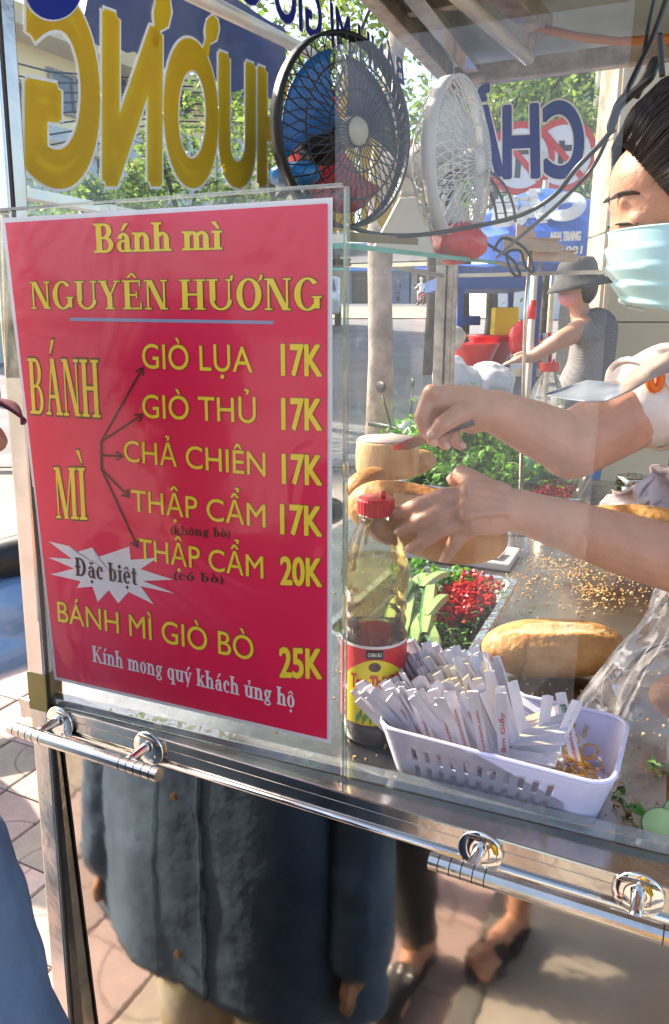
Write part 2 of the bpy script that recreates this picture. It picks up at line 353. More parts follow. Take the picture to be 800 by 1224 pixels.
def serif(txt, g):
    V_, F_ = [], []; x = 0; k = 0
    for c in txt:
        d = unicodedata.normalize('NFD', c); base, marks = d[0], d[1:]
        up = base.isupper(); top = 1.0 if up else .66
        if marks and base == 'i' and ('\u0300' in marks or '\u0301' in marks): base = 'ı'
        P, adv = serif_glyph(base, g); cx = adv*.5; y = top + .09
        def add(p): P.append(p)
        def q(*p): P.append([(a, b) for a, b in p])
        for mk in sorted(marks, key=lambda m_: 0 if m_ in '\u0302\u0306' else 1):
            if mk == '\u0302': q((cx-.2-g, y-g), (cx-.1, y-g), (cx+.04, y+.16+g), (cx-.04, y+.16+g)); q((cx+.1, y-g), (cx+.2+g, y-g), (cx+.04, y+.16+g), (cx-.04, y+.16+g)); y += .2
            elif mk == '\u0306':
                for i in range(6):
                    a0, a1 = math.pi+math.pi*i/6, math.pi+math.pi*(i+1)/6
                    q(*[(cx+(.15+g)*math.cos(a), y+.13+(.14+g)*math.sin(a)) for a in (a0, a1)], *[(cx+(.09-g)*math.cos(a), y+.13+(.06-g)*math.sin(a)) for a in (a1, a0)])
                y += .2
            elif mk == '\u0300': q((cx-.2-g, y+.24+g), (cx-.04, y+.24+g), (cx+.09+g, y-g), (cx+.03-g, y-g))
            elif mk == '\u0301': q((cx-.09-g, y-g), (cx-.03+g, y-g), (cx+.2+g, y+.24+g), (cx+.04, y+.24+g))
            elif mk == '\u0309': q((cx-.08-g, y+.2), (cx+.1+g, y+.26+g), (cx+.12+g, y+.14), (cx-.04, y+.15)); q((cx-.03-g, y-g), (cx+.05+g, y-g), (cx+.12+g, y+.15), (cx+.03, y+.15))
            elif mk == '\u0323':
                for i in range(3): q(*[(cx+(.09+g)*math.cos(a), -.22+(.09+g)*math.sin(a)) for a in [math.pi*2*(i+j)/6*1 if 0 else R(60*(2*i+j)) for j in (0, 1, 2)]], (cx, -.22))
            elif mk == '\u031b': hx = adv-.08 if base in 'Oo' else adv-.1; q((hx-.1, top-.12), (hx+.06+g, top-.02), (hx+.1+g, top+.12+g), (hx+.0-g, top+.12+g), (hx-.02-g, top-.0))
        for p in P:
            n = len(V_); V_ += [(a+x, b, k*2e-6) for a, b in p]; F_.append(tuple(range(n, n+len(p)))); k += 1
        x += adv + .05
    return V_, F_

# ------------------------------------------------------------------ ground and street
def zf(Y):
    for a, b, c, d in ((-1e4,5,0,0),(5,24,0,1.48),(24,55,1.48,2.9),(55,120,2.9,5)):
        if Y <= b: return c + (d-c)*(Y-a)/(b-a) if a > -1e3 else 0
    return 5
ys = [-60,-20,-8,0,3,5,8,12,16,20,24,32,40,48,55,70,90,120,250,600]
M['asphalt'] = mat('asphalt', (.20,.19,.19), .85, var=.2, vs=1.2, bump=.4, bs=40)
M['groundm'] = mat('groundm', (.30,.26,.22), .9, var=.2, vs=.6)
def strip(name, m, x0, x1, yl, dz, xs=(0,)):
    b = MB(); b.add([p for y in yl for p in ((x0, y, zf(y)+dz), (x1, y, zf(y)+dz))], [(2*i, 2*i+1, 2*i+3, 2*i+2) for i in range(len(yl)-1)])
    return struct(b.build(name, m))
strip('ground', M['groundm'], -500, 500, ys, -.05)
strip('road', M['asphalt'], -14, 14, [7.5,8,12,16,20,24,32,40,48,55,70,90,120], -.04)
M['verge'] = mat('verge', (.42,.34,.24), .9, var=.2, vs=1.5)
strip('far_pavement', M['verge'], -40, 40, [30,32,40,46], .0)
strip('kerb_line', mat('kerbm', (.42,.40,.37), .8, var=.2), -14, 14, [7.35, 7.5], .09)
# pavement of interlocking pavers near the cart
def paver_mat(name, c1, c2):
    m = mat(name, c1, .75, col2=c2, vs=14, bump=.4, bs=90, objrand=.2, detail=6)
    t = m.node_tree; b = t.nodes['Principled BSDF']; co = t.nodes.new('ShaderNodeTexCoord')
    src = b.inputs['Base Color'].links[0].from_socket
    sub = t.nodes.new('ShaderNodeVectorMath'); sub.operation = 'DISTANCE'; sub.inputs[1].default_value = (-.12, -.12, 0)
    mp = t.nodes.new('ShaderNodeVectorMath'); mp.operation = 'MULTIPLY'; mp.inputs[1].default_value = (1, 1, 0)
    t.links.new(co.outputs['Object'], mp.inputs[0]); t.links.new(mp.outputs[0], sub.inputs[0])
    d = t.nodes.new('ShaderNodeMath'); d.operation = 'SUBTRACT'; d.inputs[1].default_value = .15; t.links.new(sub.outputs['Value'], d.inputs[0])
    ab = t.nodes.new('ShaderNodeMath'); ab.operation = 'ABSOLUTE'; t.links.new(d.outputs[0], ab.inputs[0])
    mr = t.nodes.new('ShaderNodeMapRange'); mr.inputs[1].default_value = .002; mr.inputs[2].default_value = .006; mr.inputs[3].default_value = .55; mr.inputs[4].default_value = 1; t.links.new(ab.outputs[0], mr.inputs[0])
    mx = t.nodes.new('ShaderNodeMix'); mx.data_type = 'RGBA'; mx.blend_type = 'MULTIPLY'; mx.inputs[0].default_value = 1
    t.links.new(src, mx.inputs[6]); t.links.new(mr.outputs[0], mx.inputs[7]); t.links.new(mx.outputs[2], b.inputs['Base Color'])
    return m
M['paver'] = paver_mat('paver', (.42,.34,.27), (.33,.27,.22)); M['paverp'] = paver_mat('paver_pink', (.46,.32,.28), (.37,.27,.24))
M['joint'] = mat('joint', (.16,.14,.12), .95, var=.2, vs=20)
b = MB(); b.add([(-9,-9,-.022),(9,-9,-.022),(9,7.35,-.022),(-9,7.35,-.022)], [(0,1,2,3)]); pav = struct(b.build('pavement', M['joint']))
def paver_mesh(m):
    b = MB(); h = .1175; c = .006
    def ringp(q, z): return [(-q,-q,z),(q,-q,z),(q,q,z),(-q,q,z)]
    b.add(ringp(h,-.03)+ringp(h,-.004)+ringp(h-c,0), [(0,1,5,4),(1,2,6,5),(2,3,7,6),(3,0,4,7),(4,5,9,8),(5,6,10,9),(6,7,11,10),(7,4,8,11),(8,9,10,11)])
    return b.mesh('paver', m)
pm = [paver_mesh(M['paver']), paver_mesh(M['paverp'])]
rp = random.Random(3)
for i in range(-11, 5):
    for j in range(-7, 13):
        p = UP*(i*.24) + NP*(j*.24)
        if p.dot(UP) > -.33-.10 or p.x < -2.5: continue
        if len([1]) and (p.y > 3.4): continue
        q = rp.choice([0,1,2,3])
        place(pm[0 if rp.random() < .55 else 1], 'paver', pav, (p.x, p.y, rp.uniform(-.002,.001)), Matrix.Rotation(-AP+q*math.pi/2, 3, 'Z').to_quaternion())
# beyond the pieces: same paving, joints in the material
M['pavefar'] = mat('pavefar', (.40,.30,.26), .8, var=.18, vs=3, bump=.3, bs=30)
for nm, x0, x1, y0, y1 in (('pavement_far', -9, 9, 3.3, 7.35), ('pavement_side', -9, -2.6, -9, 3.3), ('pavement_back', -2.6, -.6, -9, -2.2)):
    b = MB(); b.add([(x0,y0,-.012),(x1,y0,-.012),(x1,y1,-.012),(x0,y1,-.012)], [(0,1,2,3)]); struct(b.build(nm, M['pavefar']))
M['slab'] = mat('slab', (.44,.38,.31), .7, var=.12, vs=5, bump=.2, bs=60)
sl = None
for k, (u0, u1) in enumerate(((-.30, .62), (.626, 1.6), (1.606, 4))):
    for j, (v0, v1) in enumerate(((-4, -.9), (-.894, .38), (.386, 2.6), (2.606, 5.4))):
        b = MB(); b.obox(UP*((u0+u1)/2)+NP*((v0+v1)/2)+Z*.0, (UP, NP, Z), (u1-u0, v1-v0, .05)); o = b.build('concrete_slab' if sl is None else 'slab_section', M['slab'], sl, bevel=.004)
        if sl is None: sl = struct(o)
b = MB(); b.obox(UP*-.332+NP*.7, (UP, NP, Z), (.055, 9.4, .056)); struct(b.build('kerb', mat('kerbstone', (.17,.16,.14), .7, var=.2, vs=12), bevel=.006))

# ------------------------------------------------------------------ the food cart
CART_W, CART_D, TOP = .80, 1.93, H+.78
cart = root('food_cart', (C0.x, C0.y, 0), 'stainless steel street food cart with glass sides, steel counter and mirror polished doors', 'food cart')
def part(name, b, m, par=None, **k): return b.build(name, m, par or cart, **k)
b = MB(); b.obox(L(CART_W/2, CART_D/2+.01, CZ-.006), (U, V, Z), (CART_W, CART_D-.02, .012)); part('counter', b, M['counter'])
# front ledge: trapezoid between glass line and front face
e0 = PP - UP*.05; e1 = PP + UP*.92; g0 = C0 + UG*-.0; g1 = C0+UG*.95
b = MB(); P = [e0, e1, g1+NG*.012, g0+NG*.012]
b.hexa([Vector((p.x, p.y, CZ-.004)) for p in P]+[Vector((p.x, p.y, LZ)) for p in P]); part('ledge', b, M['steel'], bevel=.002)
b = MB(); b.obox(PP+UP*.43+NP*.012+Z*(LZ-.020), (UP, NP, Z), (.96, .022, .026)); part('front_rail', b, M['steel'], bevel=.003)
b = MB(); b.tube([PP-UP*.04-NP*.001+Z*(LZ-.033), PP+UP*.92-NP*.001+Z*(LZ-.033)], .0035, 8); part('rail_lip', b, M['chrome'], smooth=True)
# mirror polished door panels with slightly buckled sheet
for k, (a0, a1) in enumerate(((-.022, .92),)):
    b = MB()
    def fn(s, t, a0=a0, a1=a1):
        bow = .0016*math.sin(s*math.pi)*math.sin(t*math.pi)+.0004*math.sin(5*s+3*t)
        a0 = a0-.034*(1-t); return PP+UP*(a0+(a1-a0)*s)+NP*(.006-bow)+Z*(.12+(LZ-.038-.12)*t)
    b.grid(fn, 14, 14); part('door_panel', b, M['mirror'], smooth=True)
b = MB(); b.obox(PP+UP*.46+NP*.03+Z*.09, (UP, NP, Z), (.92, .03, .06)); part('bottom_rail', b, M['steel'], bevel=.003)
# handles
def handle(pl, pr, d1, d2):
    n = -NP
    r_ = link('door_handle', None, cart); q0 = PP - NP*.05
    a, c = onpl(*pl, q0, n), onpl(*pr, q0, n); ax = (c-a).normalized()
    ax.z = 0; ax.normalize(); c.z = a.z = (a.z+c.z)/2
    b = MB(); k = 44; L_ = (c-a).length; pts, rs = [], []
    for i in range(k+1):
        s = i/k*L_; e = min(s, L_-s)
        pts.append(a+ax*s); rs.append(.0085)
    b.tube(pts, rs, 20)
    for side in (0, 1):
        for i in range(5):
            s = .010+i*.0115; s = s if side == 0 else L_-s
            b.tube([a+ax*(s-.0005), a+ax*(s+.0005)], .00875, 20, mi=1)
    b.build('handle_bar', [M['steel'], M['black']], r_, smooth=False)
    for d in (d1, d2):
        p = onpl(*d, PP+NP*0, n); p = p - NP*.002; m = MB()
        m.lathe([(.0, 0), (.0235, 0), (.0235, .0025), (.0222, .0036), (.009, .0040), (.0, .0040)], p, 28, (UP, Z, -NP))
        m.lathe([(.0075, .004), (.0065, .01), (.0055, .03), (.0065, .047)], p+Z*.004, 16, (UP, Z, -NP))
        m.ell(p+UP*.009+Z*-.012-NP*.008, (.0022,.0022,.0022), nu=8, nv=6)
        m.build('handle_mount', M['chrome'], r_, smooth=True)
handle((14, 872), (190, 924), (74, 862), (180, 893))
handle((514, 1031), (880, 1142), (575, 1015), (763, 1066))
# posts: the near left post leans a little
pt0, pt1 = at(2, 55, .935), at(87, 1224, .90)
def post(name, top, bot, w1, side, m=M['steel'], strips=True):
    d = (top-bot).normalized(); zt = (TOP-bot.z)/d.z; tp = bot+d*zt; b0 = bot+d*((.03-bot.z)/d.z)
    b = MB(); b.bar(b0, tp, w1, w1, side=side); o = part(name, b, m, bevel=.003); return b0, tp
po, pn = pt0 - UG*.017+NG*.012, pt1 - UG*.017+NG*.012
b0, tp0 = post('post', po, pn, .030, UG)
dd = (tp0-b0).normalized()
b = MB(); b.bar(b0+UG*.0165-NG*.011, tp0+UG*.0165-NG*.011, .003, .004, side=UG, mi=0); part('post_groove', b, mat('rubber', (.03,.022,.02), .6))
t0_ = at(48, 838, .925)-NG*.004
b = MB(); b.obox(b0+dd*((at(38,822,.93).z-b0.z)/dd.z), (UG, NG, dd), (.0312, .0312, .055)); part('brass_tape', b, M['tape'])
FL = L(.0, CART_D, 0); 
b = MB(); b.bar(L(.0,CART_D,.03), L(.0,CART_D,TOP), .036, .036, side=U); b.bar(L(.033,CART_D+.004,.03), L(.033,CART_D+.004,TOP), .022, .03, side=U); b.bar(L(.0515,CART_D-.01,CZ+.01), L(.0515,CART_D-.01,TOP-.05), .012, .012, side=U)
part('post', b, M['oldalu'], bevel=.002)
b = MB(); b.bar(L(CART_W,CART_D,.03), L(CART_W,CART_D,TOP), .035, side=U); part('post', b, M['steel'])
# side panels below the counter
for nm, a, c in (('side_panel', L(0,.03,0), L(0,CART_D,0)), ('side_panel', L(CART_W,.12,0), L(CART_W,CART_D,0)), ('back_panel', L(0,CART_D,0), L(CART_W,CART_D,0))):
    b = MB(); d = (c-a).normalized(); b.obox((a+c)/2+Z*(CZ+.10)/2, (d, d.cross(Z), Z), ((c-a).length-.04, .012, CZ-.14)); part(nm, b, M['steel'])
# roof, rails
b = MB(); b.obox(L(CART_W/2,CART_D/2,TOP+.05), (U,V,Z), (CART_W+.1, CART_D+.5, .02)); part('roof', b, M['roofm'])
for nm, a, c, w1, h1 in (('top_rail', L(0,.02,TOP), L(0,CART_D-.03,TOP), .045, .05), ('top_rail', L(.02,CART_D,TOP-.01), L(CART_W,CART_D,TOP-.01), .04, .055), ('top_rail', L(CART_W,.0,TOP), L(CART_W,CART_D-.03,TOP), .04, .05)):
    b = MB(); b.bar(a, c, h1, w1, side=Z); part(nm, b, M['oldalu'], bevel=.003)
for v_ in (1.0, 1.42):
    b = MB(); b.bar(L(.03,v_,TOP+.02), L(CART_W-.03,v_,TOP+.02), .03, side=Z); part('roof_brace', b, M['oldalu'])
b = MB(); b.bar(L(.09,.5,TOP-.005), L(.09,CART_D-.05,TOP-.005), .02, .05, side=Z); part('inner_rail', b, M['steel'], bevel=.002)
# far lower glass frame rail (bright line under the shelf)
b = MB(); b.bar(L(.06,CART_D,H+.155), L(CART_W-.02,CART_D,H+.155), .012, .02, side=Z); part('middle_rail', b, M['steel'])
b = MB(); b.bar(L(.0,.05,H+.155), L(.0,CART_D-.02,H+.155), .012, .02, side=Z); part('middle_rail', b, M['steel'])
# panes
def pane(name, a, c, z0, z1, m, n, th=.004):
    a, c = Vector(a), Vector(c); b = MB(); b.add([(a.x,a.y,z0),(c.x,c.y,z0),(c.x,c.y,z1),(a.x,a.y,z1)], [(0,1,2,3)]); return part(name, b, m)
gp = pane('glass_pane', C0+UG*.0, C0+UG*.452, LZ, H+.125, M['glass'], NG)
b = MB(); b.obox(C0+UG*.456+Z*(LZ+H+.125)/2, (UG,NG,Z), (.004,.006,H+.125-LZ)); part('pane_edge', b, pane_mat('edgem', (.75,.85,.8), boost=3, dirt_haze=.35, dirt_haze_col=(.7,.72,.6)))
b = MB(); b.obox(C0+UG*.226+Z*(H+.127), (UG,NG,Z), (.452,.006,.003)); part('pane_edge', b, pane_mat('edgem2', (.8,.85,.7), boost=3, dirt_haze=.3))
b = MB(); b.obox(C0+UG*.43+NG*.002+Z*(LZ+.006), (UG,NG,Z), (.86,.016,.011)); part('glass_channel', b, pane_mat('chanm', (.80,.82,.76), boost=3, dirt_haze=.3), bevel=.001)
gp2 = pane('glass_pane', C0+UG*.44+NG*.010, C0+UG*.70+NG*.010, LZ, H+.25, pane_mat('glassveil', (.985,.99,.985), dirt_haze=.085, bump=.02, bs=3, boost=1.3, dirt_haze_col=(.85,.84,.82)), NG)  # whitish diffuse veil painted in for the reflection haze on this pane
lp = pane('side_pane', L(0,.03,0), L(0,CART_D-.02,0), CZ, TOP-.03, M['glassfar'], U)
fp = pane('side_pane', L(.05,CART_D+.004,0), L(CART_W-.02,CART_D+.004,0), H+.16, TOP-.04, M['glassfar'], V)
# vinyl lettering on the left pane, read from outside (mirrored here)
uq = U
def onleft(px, py): return onpl(px, py, L(.0, 0, 0), U)
def lt(name, txt, p00, p10, p01, p11, m, out, off=.02, oo=.035, pl=None, n=None, par=None):
    f = pl or onleft; return text(name, txt, quadmap([f(*p00), f(*p10), f(*p01), f(*p11)]), n or U, m, par or lp, off=off, outline=out, ooff=oo, lift=.0010)
lt('lettering', 'HUONG', (342,217), (36,213), (342,97), (36,-12), M['vyel'], M['vwhite'], off=.032, oo=.012)
for k, (hx, hy, sc_) in enumerate(((255,62,1.0), (196,50,1.3))):     # horns of the two letters
    for gr, mm, lf in ((2.2, M['vwhite'], .0010), (0, M['vyel'], .0014)):
        b = MB(); C_ = [(6,6),(4,-10),(-3,-14),(-6,-26),(-5,-38),(2,-44),(8,-38),(10,-26),(9,-16),(15,0)]; cx = sum(c[0] for c in C_)/10; cy = sum(c[1] for c in C_)/10
        pts = []
        for x, y in C_: d = Vector((x-cx, y-cy)); d = d*(1+gr/d.length); pts.append(onleft(hx-(cx+d.x)*sc_, hy+(cy+d.y)*sc_*1.0)+U*lf)
        b.add([onleft(hx-cx*sc_, hy+cy*sc_)+U*lf]+pts, [(0,i+1,(i+1) % 10+1) for i in range(10)]); part('letter_horn', b, mm, lp)
lt('lettering', 'NGUYÊN', (508,262), (372,275), (508,178), (372,118), M['vyel'], M['vwhite'], off=.032, oo=.012)
lt('lettering', 'BÁNH MÌ GIÒ CHẢ', (483,101), (215,-40), (480,72), (215,-140), M['vblue'], M['vwhite'], off=.015, oo=.02)
b = MB(); c = onleft(62,-14); pts = [onleft(62+34*math.cos(t), -14+38*math.sin(t)) + U*.003 for t in [i*math.pi/14 for i in range(28)]]; pts2 = [onleft(62+36*math.cos(t), -14+40*math.sin(t)) + U*.0015 for t in [i*math.pi/14 for i in range(28)]]
b.add(pts, [tuple(range(28))]); b.add(pts2, [tuple(range(28))], 1); part('emblem', b, [M['vblue'], M['vwhite']], lp)
def onfar(px, py): return onpl(px, py, L(0, CART_D, 0), V)
lt('lettering', 'CH', (698,210), (603,212), (694,122), (603,128), M['vblue'], M['vwhite'], off=.02, oo=.016, pl=onfar, n=-V, par=fp)
lt('lettering', 'Ả', (601,209), (556,210), (601,130), (556,136), M['vblue'], M['vwhite'], off=.02, oo=.016, pl=onfar, n=-V, par=fp)
# fluorescent tube under the roof
t = root('fluorescent_tube', at(600,30,2.1), 'long unlit fluorescent tube in a metal batten under the cart roof', 'lamp')
q0, q1 = at(632,70,2.25), at(520,-30,1.75); b = MB(); b.tube([q0, q0+(q1-q0)*1.8], .018, 16); b.build('tube', mat('tubem', (.62,.58,.54), .25, coat=.3), t, smooth=True)
b = MB(); b.bar(q0+Vector((.03,0,.075)), q0+(q1-q0)*1.8+Vector((.03,0,.075)), .05, .06, side=Z); b.bar(q0+(q1-q0)*.05+Vector((.01,0,.0)), q0+(q1-q0)*.05+Vector((.02,0,.06)), .02, .03); b.build('batten', M['oldalu'], t, bevel=.003)
# orange cable tube along the ceiling
b = MB(); b.tube([at(640,32,2.2), at(690,44,2.15), at(740,50,2.1), at(800,46,2.0), at(860,40,1.95)], .010, 10); tag(b.build('cable_conduit', mat('orangem', (.42,.17,.05), .5), smooth=True), 'orange brown cable conduit running along the ceiling above the seller', 'conduit')

# glass shelf
SA, SB = at(414,296,1.05), at(592,315,1.756); sd = (SB-SA); sn = U*-.33
b = MB(); b.hexa([SA+sn, SA, SB, SB+sn, SA+sn+Z*.0055, SA+Z*.0055, SB+Z*.0055, SB+sn+Z*.0055]); part('glass_shelf', b, M['shelfglass'])
b = MB(); o1 = U*.0008; b.hexa([SA+o1-U*.003-Z*.0012, SA+o1-Z*.0012, SB+o1-Z*.0012, SB+o1-U*.003-Z*.0012, SA+o1-U*.003+Z*.006, SA+o1+Z*.006, SB+o1+Z*.006, SB+o1-U*.003+Z*.006]); part('shelf_edge', b, M['glassedge'])
b = MB(); b.hexa([SA+sn-V*.003-Z*.001, SA-V*.003-Z*.001, SA-V*.0005-Z*.001, SA+sn-V*.0005-Z*.001, SA+sn-V*.003+Z*.006, SA-V*.003+Z*.006, SA-V*.0005+Z*.006, SA+sn-V*.0005+Z*.006]); part('shelf_edge', b, M['glassedge'])
b = MB(); b.tube([at(634,300,1.75), at(628,380,1.75), at(622,600,1.75)], .005, 8); part('shelf_support', b, M['steel'], smooth=True)
b = MB(); b.tube([SB+Z*.003, at(636,322,1.75)], .004, 8); part('shelf_bracket', b, M['steel'])
# crumbs on the counter
b = MB(); rc = random.Random(11); CC = [(rc.gauss(690,52), rc.gauss(690,17), rc.uniform(.5,2.2)) for _ in range(26)]
for i in range(1500):
    if i < 1000: cx_, cy_, cs_ = rc.choice(CC); p = onz(cx_+rc.gauss(0,14)*cs_, cy_+rc.gauss(0,7)*cs_, CZ)
    elif i < 1250: p = onz(rc.uniform(430,800), rc.uniform(800,1000), CZ)
    else: p = L(rc.uniform(.05,.75), rc.uniform(.05,1.4), CZ)
    if (Vector(p)-PP).dot(NP) < .035 or (Vector(p)-C0).dot(NG) < .008: continue
    s = rc.uniform(.0008,.0026)*(1.5 if rc.random() < .1 else 1); q = Matrix.Rotation(rc.uniform(0,6.3), 3, 'Z')
    b.box((p.x, p.y, CZ+s*.4), (s*1.6, s, s*.7), q, mi=rc.choice([0,0,1]))
tag(b.build('bread_crumbs', [mat('crumb1', (.60,.34,.12), .8), mat('crumb2', (.75,.55,.3), .8)]), 'golden bread crumbs scattered over the steel counter', 'crumbs', kind='stuff')

# ------------------------------------------------------------------ menu poster
NPz = NG
p0g = C0 - NG*.003
def onp(px, py): return onpl(px, py, p0g, NG)
poster = root('menu_poster', onp(230, 890), 'red menu poster in a clear plastic sleeve listing sandwiches with prices in yellow', 'poster')
c4 = [onp(65,812), onp(396,889), onp(2,261), onp(398,236)]
fm = quadmap(c4)
b = MB(); b.grid(lambda s, t: fm(s, t)+NG*(.0008*math.sin(5*s+2)*math.sin(4*t)), 20, 24); paper = b.build('paper', M['paperw'], poster)
def fin(s, t): return fm(.014+.974*s, .009+.982*t)
b = MB(); b.grid(lambda s, t: fin(s, t)-NG*.0012, 10, 12); redp = b.build('red_print', M['red'], poster)
def pt(txt, x0, y0, x1, y1, h0, h1, m, out=None, off=0, oo=.02, kind='sans', lift=.0016):
    f = quadmap([onp(x0,y0), onp(x1,y1), onp(x0-h0*.07*(400-x0)/400,y0-h0), onp(x1-h1*.07*(400-x1)/400,y1-h1)])
    return text('lettering', txt, f, -NG, m, poster, off=off, outline=out, ooff=oo, kind=kind, lift=lift)
Y_, O_, B_ = M['yel'], M['olive'], M['brown']
pt('Bánh mì', 115,302,267,298, 34,33, Y_, O_, .015, .02, 'serif')
pt('NGUYÊN HƯƠNG', 39,369,386,371, 32,39, Y_, O_, .0, .03, 'serif')
pt('BÁNH', 38,494,122,499, 66,69, Y_, O_, .0, .035, 'serif')
pt('MÌ', 69,619,106,621, 61,62, Y_, O_, .0, .035, 'serif')
for txt, x0, y0, x1, y1, h0, h1 in (('GIÒ LỤA',172,440,303,445,29,30), ('GIÒ THỦ',172,499,307,505.5,27.5,29), ('CHẢ CHIÊN',150,551,318.6,569,25,28), ('THẬP CẨM',159,610,318.6,630,25,27), ('THẬP CẨM',167,668,316,691,25,26), ('BÁNH MÌ GIÒ BÒ',71,742,304.5,789,24,28)):
    pt(txt, x0, y0, x1, y1, h0, h1, Y_, O_, .004, .014)
for txt, y0, y1, h, x0 in (('17K',448,449,36,338), ('17K',512.5,513.5,36,338.5), ('17K',577,579,34,339), ('17K',637,640,34,337), ('20K',697.5,700,32,337), ('25K',808,810,34,336)):
    pt(txt, x0, y0, 385, y1, h, h, Y_, O_, .024, .014)
pt('(không bò)',205,638,276,642,10.5,10.5, B_, None, .02, kind='serif'); pt('(có bò)',209,692,268,697,10.5,10.5, B_, None, .02, kind='serif')
sb = [(113,203),(160,214),(175,228),(213,217),(222,240),(297,215),(300,245),(362,240),(322,266),(396,290),(328,293),(402,322),(322,305),(352,346),(295,318),(272,344),(250,314),(225,341),(213,306),(178,309),(186,294),(118,278),(172,265),(113,240),(166,243)]
b = MB(); pts = [onp(x/1.905, 540+y/1.905)-NG*.0018 for x, y in sb]; ce = onp(258/1.905, 540+277/1.905)-NG*.0018
b.add([ce]+pts, [(0, i+1, (i+1) % len(pts)+1) for i in range(len(pts))]); b.build('starburst', M['paperw'], poster)
pt('Đặc biệt',92,687,166,698.5,21.5,21.5, B_, None, .01, kind='serif', lift=.0025)
pt('Kính mong quý khách ủng hộ',112,790,353,845,19,21, M['paperw'], None, .012, kind='serif')
b = MB(); b.add([onp(85,379.5)-NG*.0018, onp(328,383.5)-NG*.0018, onp(328,387.5)-NG*.0018, onp(85,383.5)-NG*.0018], [(0,1,2,3)]); b.build('underline', M['bluebar'], poster)
def arrow(p, q, k):
    b = MB(); p, q = Vector((*p,)), Vector((*q,)); d = (q-p).normalized(); s = Vector((-d.y, d.x)); z = .0019+k*.00004
    g = lambda *a: [onp(v.x, v.y)-NG*z for v in a]
    b.add(g(p+s*1.2, q+s*1.2, q-s*1.2, p-s*1.2), [(0,1,2,3)]); z += .00003
    for sg in (1, -1): b.add(g(q+d*1.2, q-d*8+s*sg*6, q-d*9.5+s*sg*4, q-d*1.2), [(0,1,2,3)]); z += .00001
    b.build('arrow', B_, poster)
for k, (p, q) in enumerate((((122,528),(172,439)), ((122,528),(172,495)), ((123,544),(149,545)), ((123,561),(156,594)), ((123,561),(166,654)))): arrow(p, q, k)
b = MB(); b.add([onp(121,528)-NG*.0022, onp(124,528)-NG*.0022, onp(124.5,562)-NG*.0022, onp(121.5,562)-NG*.0022], [(0,1,2,3)]); b.build('arrow_stem', B_, poster)
sl4 = quadmap([onp(58,822), onp(404,900), onp(-4,256), onp(408,231)])
b = MB(); b.grid(lambda s, t: sl4(s, t)-NG*(.0065+.0012*math.sin(9*s+3*t)*math.sin(7*t+2*s)+.002*max(0,t-.8)*math.sin(18*s)), 30, 36); b.build('plastic_sleeve', M['sleeve'], poster, smooth=True)

# ------------------------------------------------------------------ people
class Blob:
    def __init__(s): s.b = MB()
    def cap(s, p, q, r1, r2):
        p, q = Vector(p), Vector(q); n = 6; s.b.ell(p, (r1,)*3, nu=16, nv=10); s.b.ell(q, (r2,)*3, nu=16, nv=10)
        if (q-p).length > 1e-4: s.b.tube([p, q], [r1, r2], 16)
        return s
    def chain(s, pts, rs):
        for i in range(len(pts)-1): s.cap(pts[i], pts[i+1], rs[i], rs[i+1])
        return s
    def ell(s, c, r, rot=None): s.b.ell(c, r, rot, 24, 16); return s
    def build(s, name, m, parent, voxel=.006, smooth=4, fn=None):
        me = s.b.mesh(name, m); o = bpy.data.objects.new(name, me); sc.collection.objects.link(o)
        r_ = o.modifiers.new('r', 'REMESH'); r_.mode = 'VOXEL'; r_.voxel_size = voxel; r_.use_smooth_shade = True
        if smooth: q = o.modifiers.new('s', 'SMOOTH'); q.iterations = smooth; q.factor = .5
        dg = bpy.context.evaluated_depsgraph_get(); m2 = bpy.data.meshes.new_from_object(o.evaluated_get(dg)); bpy.data.objects.remove(o)
        m2.materials.clear(); m2.materials.append(m)
        if fn:
            for v in m2.vertices: v.co = fn(v.co)
        m2.polygons.foreach_set('use_smooth', [True]*len(m2.polygons))
        return link(name, m2, parent)
def rotm(x, y=None):   # rotation whose local x goes along x, local z near y
    x = Vector(x).normalized(); z = Vector(y) if y is not None else Z
    z = (z - x*z.dot(x)).normalized(); yy = z.cross(x)
    return Matrix((x, yy, z)).transposed()

# --- the seller
ven = root('person', (1.02, .95, 0), 'seller with dark hair and light blue face mask holding a knife over the counter', 'person')
HC = at(830, 232, .93)          # centre of the skull
fw = Vector((-.96, .10, -.10)).normalized(); up = (Z*.93 + Vector((-.36,0,0))); up = (up-fw*up.dot(fw)).normalized(); sd_ = up.cross(fw)
def hp(f, u, s=0): return HC + fw*f + up*u + sd_*s
Rh = Matrix((fw, sd_, up)).transposed()
bl = Blob()
bl.ell(HC, (.094, .074, .098), Rh); bl.ell(hp(.030,-.045), (.066,.060,.085), Rh)
bl.ell(hp(.052,.020), (.042,.058,.045), Rh)                      # forehead
bl.cap(hp(.082,.000,.024), hp(.082,.000,-.024), .010, .010); bl.ell(hp(.060,-.03), (.030,.045,.045), Rh)      # brow ridge
bl.cap(hp(.078,-.008), hp(.077,-.040), .009, .010)
bl.ell(hp(.048,-.098), (.026,.026,.018), Rh); bl.cap(hp(.062,-.075,.014), hp(.062,-.075,-.014), .013, .013)
for s_ in (1,-1):
    bl.ell(hp(.069,-.022,s_*.031), (.015,.017,.013), Rh); bl.ell(hp(.042,-.050,s_*.034), (.030,.024,.028), Rh)
    bl.ell(hp(-.002,-.028,s_*.076), (.016,.007,.030), Rh)
SHL, SHR = Vector((.86,.78,H-.16)), Vector((.70,1.12,H-.16))      # left (near) and right (far) shoulders
NK = HC - Z*.22 + Vector((.10,.01,0))
bl.cap(HC-up*.08-fw*.02, NK, .052, .060)
bl.cap(SHL, SHR, .055, .055); bl.cap(NK, (SHL+SHR)/2, .065, .075)
